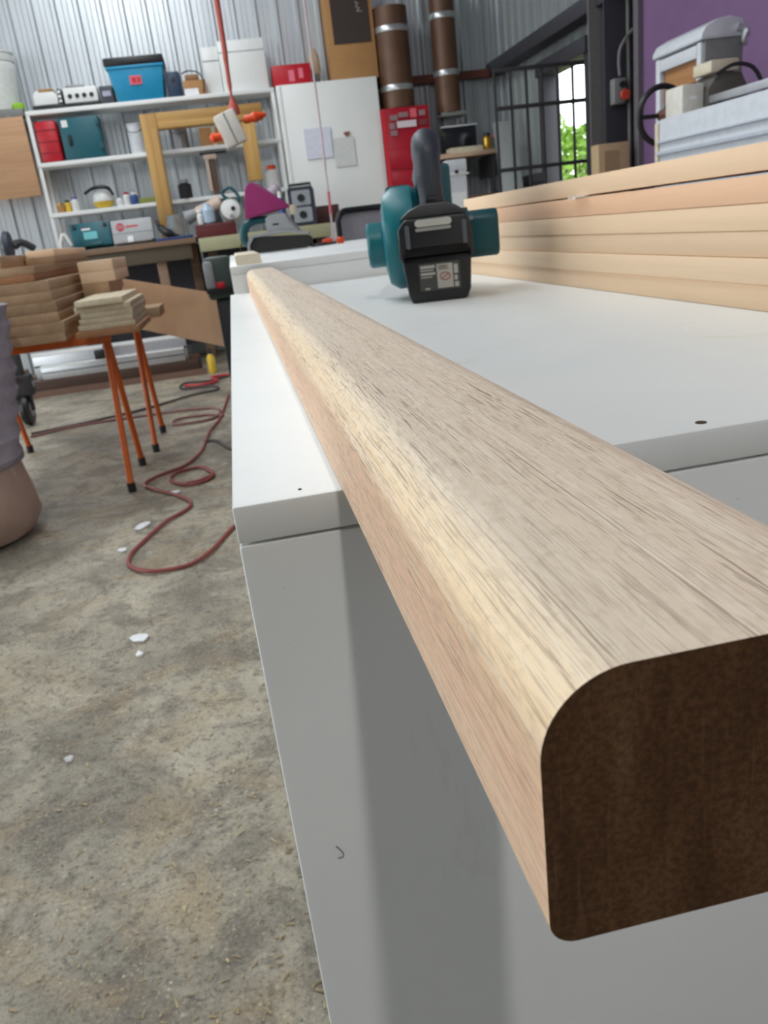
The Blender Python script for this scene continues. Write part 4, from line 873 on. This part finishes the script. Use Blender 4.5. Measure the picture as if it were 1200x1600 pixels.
ZT = 0.6905
def plank(x0, x1, y0, y1, z0, z1, label, m_=LUMB, rz=0.0, grp='planks stacked on the trestles'):
    b_ = bm_new(); box(b_, (-(x1 - x0) / 2, -(y1 - y0) / 2, 0), ((x1 - x0) / 2, (y1 - y0) / 2, z1 - z0), 0.002)
    o = link('timber_plank', b_, m_, None, True); place(o, ((x0 + x1) / 2, (y0 + y1) / 2, z0), (0, 0, rz)); return tag(o, label, 'plank', grp)
rows = [(-1.10, -0.725, 3.30, 0.038, 'lowest'), (-1.10, -0.72, 3.30, 0.043, 'second lowest'), (-1.10, -0.735, 3.31, 0.040, 'third lowest'), (-1.10, -0.735, 3.31, 0.043, 'fourth lowest'),
        (-1.10, -0.745, 3.32, 0.040, 'fifth lowest'), (-1.10, -0.748, 3.33, 0.044, 'sixth lowest')]
z = ZT
for x0, x1, y0, h, nm in rows:
    plank(x0, x1, y0, 4.70, z, z + h, f'{nm} plank of the tall left pile on the orange trestles'); z += h + 0.0006
plank(-1.10, -0.80, 3.34, 4.5, z, z + 0.03, 'rusty orange brown plank near the top of the left pile', wood('rusty_plank', (176, 124, 84), (146, 98, 64), 'Y', 60, 0.05)); z += 0.0306
plank(-1.12, -0.79, 3.34, 4.6, z, z + 0.032, 'wide plank above the rusty plank on the left pile'); z += 0.0326
plank(-1.14, -0.92, 3.36, 4.6, z, z + 0.05, 'thick plank at the left edge on top of the left pile'); 
plank(-0.91, -0.785, 3.75, 4.65, z, z + 0.03, 'lower of two pale planks lying on the left pile'); plank(-0.91, -0.785, 3.78, 4.65, z + 0.0306, z + 0.062, 'upper of two pale planks lying on the left pile', BOARD)
# second bundle: shorter creamy planks behind
z = ZT
for k in range(6):
    plank(-0.71, -0.60 + (0.05 if k >= 4 else 0.012 * (k % 2)), 3.86, 4.40, z, z + 0.05, f'{pos[k]} of the cream planks between the left pile and the short boards', BOARD if k > 3 else LUMB, grp='cream planks behind the short boards'); z += 0.0505
# short boards at the front
z = ZT
plank(-0.68, -0.42, 3.28, 3.80, z, z + 0.026, 'orange brown board at the bottom of the short pile', wood('rusty_plank2', (170, 122, 84), (140, 98, 66), 'Y', 60, 0.05), grp='short boards on the trestles'); z += 0.0265
SHORT = wood('short_board', (214, 200, 172), (190, 172, 140), 'Y', 60, 0.05, 0.7, 0.25)
for k in range(5):
    h = 0.0245
    plank(-0.67 + 0.01 * (k % 3), -0.435 - (0.03 if k == 4 else 0.004 * (k % 2)), 3.31 - (0.02 if k == 4 else 0), 3.84 + 0.01 * k, z, z + h, f'{pos[k] if k < 4 else "topmost"} of the pale short boards on the trestle', SHORT, 0.0, 'short boards on the trestles'); z += h + 0.0006
plank(-0.56, -0.385, 3.95, 4.22, ZT, ZT + 0.05, 'narrow stick poking out behind the short boards', LUMB, grp='short boards on the trestles')

# wide brown board behind the pile
TL, TR = Vector((-0.98, 5.06, 0.955)), Vector((0.11, 3.861, 0.715))
dv = (TR - TL); L_ = dv.length; ex = dv.normalized(); dn = Vector((-0.03, -0.06, -0.245)); dn = (dn - ex * dn.dot(ex)); Wd = 0.262; ez = -dn.normalized(); ey = ez.cross(ex)
b_ = bm_new(); box(b_, (0, 0, -Wd), (L_, 0.018, 0), 0.0015)
o = link('wide_board', b_, MDF, None, True); o.matrix_world = Matrix(((ex.x, ey.x, ez.x, TL.x), (ex.y, ey.y, ez.y, TL.y), (ex.z, ey.z, ez.z, TL.z), (0, 0, 0, 1)))
tag(o, 'wide tan board propped on edge between the lumber pile and the workbench', 'board')
t = thing('timber_prop', 'rough timber prop stand under the wide tan board', 'stand', (0.06, 3.93, 0)); bpart('post', (-0.03, -0.03, 0.03), (0.03, 0.03, 0.47), DKWOOD, t, 0.003); bpart('foot', (-0.05, -0.1, 0), (0.08, 0.1, 0.03), DKWOOD, t, 0.003)

# tan sheet hanging under the ledge at the far left
t = thing('tan_sheet', 'large tan sheet fixed to the wall at the left of the shelving', 'sheet', (-2.2, 7.585, 1.57)); bpart('sheet', (0, 0, 0), (0.68, 0.02, 0.628), wood('ply_face', (198, 156, 118), (184, 142, 106), 'X', 40, 0.04), t, 0.002)
for x in (0.1, 0.55): bpart('hook', (x, 0.0202, 0.58), (x + 0.03, 0.0248, 0.65), STEEL, t)
t = thing('circular_saw', 'silver bladed circular saw resting at the far left', 'saw', (-1.72, 7.08, 1.0755)); b_ = bm_new(); lathe(b_, [(0.09, -0.006), (0.09, 0.006)], (-0.08, 0, 0.10), 28, 'X'); link('blade', b_, STEEL, t, True)
b_ = bm_new(); lathe(b_, [(0.105, 0.008), (0.11, 0.02), (0.10, 0.05)], (-0.08, 0, 0.115), 24, 'X'); link('guard', b_, plain('saw_slate', (60, 64, 78), 0.5), t, True); bpart('base_plate', (-0.10, -0.1, 0), (0.12, 0.1, 0.008), STEEL, t)
b_ = bm_new(); tube(b_, [(0.0, -0.05, 0.10), (0.06, -0.02, 0.12), (0.14, 0.02, 0.06)], [0.035, 0.03, 0.03], 10, 4); link('handle', b_, DGREY, t, True)

# ------------------------------------------------------------------ dust collector bag
dg = thing('dust_collector_bag', 'grey fabric dust collector bag with a bulging clear sack of sawdust at the left edge', 'dust bag', (-1.215, 2.93, 0))
b_ = bm_new(); lathe(b_, [(0.20, 0.0), (0.27, 0.02), (0.305, 0.08), (0.30, 0.18), (0.28, 0.28), (0.27, 0.32)], n=40, wob=0.012); link('sawdust_sack', b_, DUST, dg, True)
b_ = bm_new(); prof_ = []
for i in range(25):
    zz = 0.30 + 0.58 * i / 24; prof_.append((0.285 + 0.085 * (i / 24) ** 0.8 + 0.008 * math.sin(i * 1.9), zz))
prof_ += [(0.30, 0.90), (0.1, 0.905)]
lathe(b_, prof_, n=40, wob=0.014); link('fabric_bag', b_, LAV, dg, True)
b_ = bm_new(); lathe(b_, [(0.287, 0.295), (0.296, 0.30), (0.296, 0.325), (0.287, 0.33)], n=40); link('strap', b_, plain('strap_grey', (120, 112, 118), 0.7), dg, True)

# ------------------------------------------------------------------ low plinth with aluminium rails, trolley wheel
pb = thing('timber_plinth', 'low dark timber plinth under the aluminium guide rails', 'plinth', (-1.9, 6.52, 0)); bpart('beam', (0, 0, 0), (1.50, 0.10, 0.13), DKWOOD, pb, 0.004); bpart('back_beam', (0, 0.3, 0), (1.50, 0.40, 0.13), DKWOOD, pb, 0.004); bpart('kick_strip', (0.0, -0.012, 0.0), (1.55, 0.0, 0.05), plain('faded_strip', (120, 92, 78), 0.7), pb)
for (y, z0, h, x0, x1, lb) in ((6.53, 0.1305, 0.11, -1.64, -0.50, 'lower front aluminium guide rail on the dark plinth'), (6.60, 0.131, 0.21, -1.70, -0.48, 'taller rear aluminium guide rail on the dark plinth')):
    t = thing('guide_rail', lb, 'guide rail', (x0, y, z0), group='aluminium guide rails'); bpart('rail', (0, 0, 0), (x1 - x0, 0.06, h), ALU, t, 0.004)
    bpart('groove', (0.0, -0.0012, h * 0.45), (x1 - x0, 0.0004, h * 0.52), DGREY, t); bpart('lip', (0, -0.008, h * 0.86), (x1 - x0, 0.0, h), WPAINT, t, 0.002)
t = thing('rail_clamp', 'small black clamp on the aluminium guide rails', 'clamp', (-1.13, 6.50, 0.262)); bpart('body', (-0.07, -0.015, -0.02), (0.05, 0.027, 0.05), BLACK, t, 0.008); b_ = bm_new(); lathe(b_, [(0.02, 0.0), (0.026, 0.02), (0.02, 0.04)], (0.03, 0.0, 0.05), 12); link('knob', b_, DGREY, t, True)
t = thing('yellow_bottle', 'small yellow glue bottle on the floor by the plinth end', 'bottle', (-0.30, 6.50, 0)); b_ = bm_new(); lathe(b_, [(0.03, 0), (0.034, 0.01), (0.034, 0.13), (0.016, 0.16)], n=14); link('body', b_, YELLOW, t, True); b_ = bm_new(); lathe(b_, [(0.016, 0.16), (0.006, 0.21)], n=12); link('nozzle', b_, BLACK, t, True)
tr = thing('trolley', 'dark trolley end with a black rubber wheel at the left behind the trestle leg', 'trolley', (-1.52, 5.34, 0))
b_ = bm_new(); lathe(b_, [(0.075, -0.03), (0.10, -0.025), (0.108, 0.0), (0.10, 0.025), (0.075, 0.03)], (0.02, 0, 0.108), 28, 'X'); wl = link('wheel', b_, BLACK, tr, True)
b_ = bm_new(); lathe(b_, [(0.05, -0.034), (0.05, 0.034)], (0.02, 0, 0.108), 20, 'X'); link('hub', b_, GREY, wl, True)
bpart('fork', (-0.06, -0.05, 0.20), (0.10, 0.05, 0.34), DGREY, tr, 0.015); bpart('fork_arm', (-0.03, -0.02, 0.10), (-0.012, 0.02, 0.22), DGREY, tr); bpart('fork_arm', (0.052, -0.02, 0.10), (0.07, 0.02, 0.22), DGREY, tr)
bpart('upright', (0.0, -0.02, 0.33), (0.06, 0.03, 0.62), DGREY, tr, 0.006); bpart('deck', (-0.6, -0.1, 0.30), (0.02, 0.3, 0.34), BENCHW, tr, 0.006); bpart('hub_cap', (0.05, -0.025, 0.25), (0.104, 0.02, 0.29), GREY, tr, 0.006)

# ------------------------------------------------------------------ hoses and litter on the floor
def floor_line(name, pts, r, m_, label, cat='hose'):
    b_ = bm_new(); tube(b_, [(x, y, r + 0.001 + 0.004 * (i % 2)) for i, (x, y) in enumerate(pts)], r, 8, 6); return tag(link(name, b_, m_, None, True), label, cat)
floor_line('air_hose', [(-0.02, 2.95), (-0.06, 2.7), (-0.15, 2.54), (-0.23, 2.32), (-0.31, 2.24), (-0.43, 2.24), (-0.5, 2.33), (-0.51, 2.41), (-0.49, 2.52), (-0.41, 2.73), (-0.34, 2.85), (-0.32, 2.93), (-0.38, 3.07), (-0.48, 3.2), (-0.55, 3.33), (-0.5, 3.43), (-0.38, 3.57), (-0.31, 3.78), (-0.29, 4.05), (-0.27, 4.27), (-0.22, 4.59), (-0.17, 5.31)], 0.0075, REDHOSE, 'red air hose in an S curve on the floor by the workbench corner')
floor_line('air_hose', [(-0.36, 3.25), (-0.28, 3.26), (-0.24, 3.35), (-0.29, 3.47), (-0.36, 3.49), (-0.42, 3.42), (-0.43, 3.33), (-0.35, 3.21), (-0.27, 3.24), (-0.235, 3.32), (-0.27, 3.43)], 0.0075, REDHOSE, 'small loop of red hose beside the trestle foot')
floor_line('air_hose', [(-1.4, 4.88), (-1.14, 5.0), (-0.82, 5.03), (-0.49, 4.99), (-0.28, 4.94), (-0.22, 4.78), (-0.26, 4.61), (-0.39, 4.55), (-0.5, 4.6), (-0.48, 4.72), (-0.3, 4.74), (-0.2, 4.62)], 0.008, plain('mauve_hose', (128, 86, 84), 0.5), 'mauve hose looping across the floor behind the trestles')
floor_line('power_cord', [(-1.42, 4.98), (-1.04, 5.09), (-0.72, 5.28), (-0.43, 5.52), (-0.25, 5.63), (-0.3, 5.80), (-0.52, 5.88), (-0.51, 6.1), (-0.31, 6.08), (-0.17, 6.15)], 0.008, BLKHOSE, 'dark power cord winding towards the back plinth', 'cord')
floor_line('power_cord', [(-0.5, 5.98), (-0.38, 5.88), (-0.26, 6.0), (-0.3, 6.16), (-0.18, 6.22), (-0.08, 6.1)], 0.012, plain('bright_red_cord', (176, 52, 56), 0.5), 'red cord tangle on the floor far behind the workbench', 'cord')
floor_line('power_cord', [(-0.30, 4.02), (-0.23, 3.98), (-0.17, 3.79), (-0.1, 3.7)], 0.007, BLKHOSE, 'short dark cord branch next to the workbench side', 'cord')
def scrap(x, y, sx, sy, rz, label, m_=PAPER, h=0.012):
    rnd = random.Random(int(x * 1000) + int(y * 777)); b_ = bm_new(); n = 9
    top = [b_.verts.new((sx * math.cos(2 * PI * k / n) * rnd.uniform(0.7, 1.1), sy * math.sin(2 * PI * k / n) * rnd.uniform(0.7, 1.1), h * rnd.uniform(0.3, 1))) for k in range(n)]
    low = [b_.verts.new((v.co.x * 0.8, v.co.y * 0.8, 0.0)) for v in top]; c = b_.verts.new((0, 0, h * 1.1))
    for k in range(n): b_.faces.new((top[k], top[(k + 1) % n], c)); b_.faces.new((low[k], low[(k + 1) % n], top[(k + 1) % n], top[k]))
    b_.faces.new(low[::-1]); return tag(place(link('paper_scrap', b_, m_), (x, y, 0.0005), (0, 0, rz)), label, 'scrap', 'scraps on the floor')
scrap(-0.41, 1.765, 0.026, 0.03, 0.3, 'largest white crumpled scrap on the bare floor left of the workbench'); scrap(-0.40, 1.67, 0.012, 0.014, 0.5, 'small white scrap just in front of the largest scrap'); scrap(-0.50, 2.75, 0.024, 0.05, -0.4, 'white scrap inside the curve of the red hose'); scrap(-0.55, 2.51, 0.02, 0.018, 0, 'pale scrap just left of the red hose bend'); scrap(-0.505, 1.24, 0.010, 0.01, 0, 'tiny white fleck on the floor low at the left'); scrap(-0.40, 3.14, 0.02, 0.02, 0.2, 'grey white scrap under the small hose loop')
rnd = random.Random(5); b_ = bm_new()
for i in range(1400):
    y = 0.42 + 1.5 * rnd.random() ** 1.7; x = -0.02 - (0.6 + 0.15 * y) * rnd.random() ** 1.3; s = 0.0006 + 0.0028 * rnd.random() ** 2.2; a = rnd.uniform(0, PI); e = rnd.uniform(1, 3.2)
    d1 = Vector((math.cos(a), math.sin(a), rnd.uniform(-0.2, 0.2))) * s * e; d2 = Vector((-math.sin(a), math.cos(a), 0)) * s * 0.6; c = Vector((x, y, 0.001 + s * 0.4)); up = Vector((0, 0, s * 0.5))
    v = [b_.verts.new(p) for p in (c - d1 - d2, c + d1 - d2, c + d1 + d2, c - d1 + d2, c - d1 * 0.8 + up, c + d1 * 0.8 + up)]
    b_.faces.new((v[0], v[1], v[5], v[4])); b_.faces.new((v[3], v[4], v[5], v[2])); b_.faces.new((v[0], v[4], v[3])); b_.faces.new((v[1], v[2], v[5]))
tag(link('wood_shavings', b_, plain('shaving_tan', (176, 158, 126), 0.8, var=0.35, scale=40)), 'sawdust and wood shavings littering the concrete beside the workbench', 'shavings', kind='stuff')

b_ = bm_new(); tube(b_, [(0.0, 0, 0.0), (0.0012, -0.0006, -0.001), (0.0030, -0.0008, -0.0045), (0.0022, -0.0006, -0.0066), (0.0, -0.0003, -0.0068)], 0.00018, 5, 5)
tag(place(link('loose_fibre', b_, plain('fibre_brown', (84, 76, 68), 0.7)), (0.0185, -0.0003, 0.7235)), 'tiny curled dark fibre stuck on the workbench front near its left edge', 'fibre')
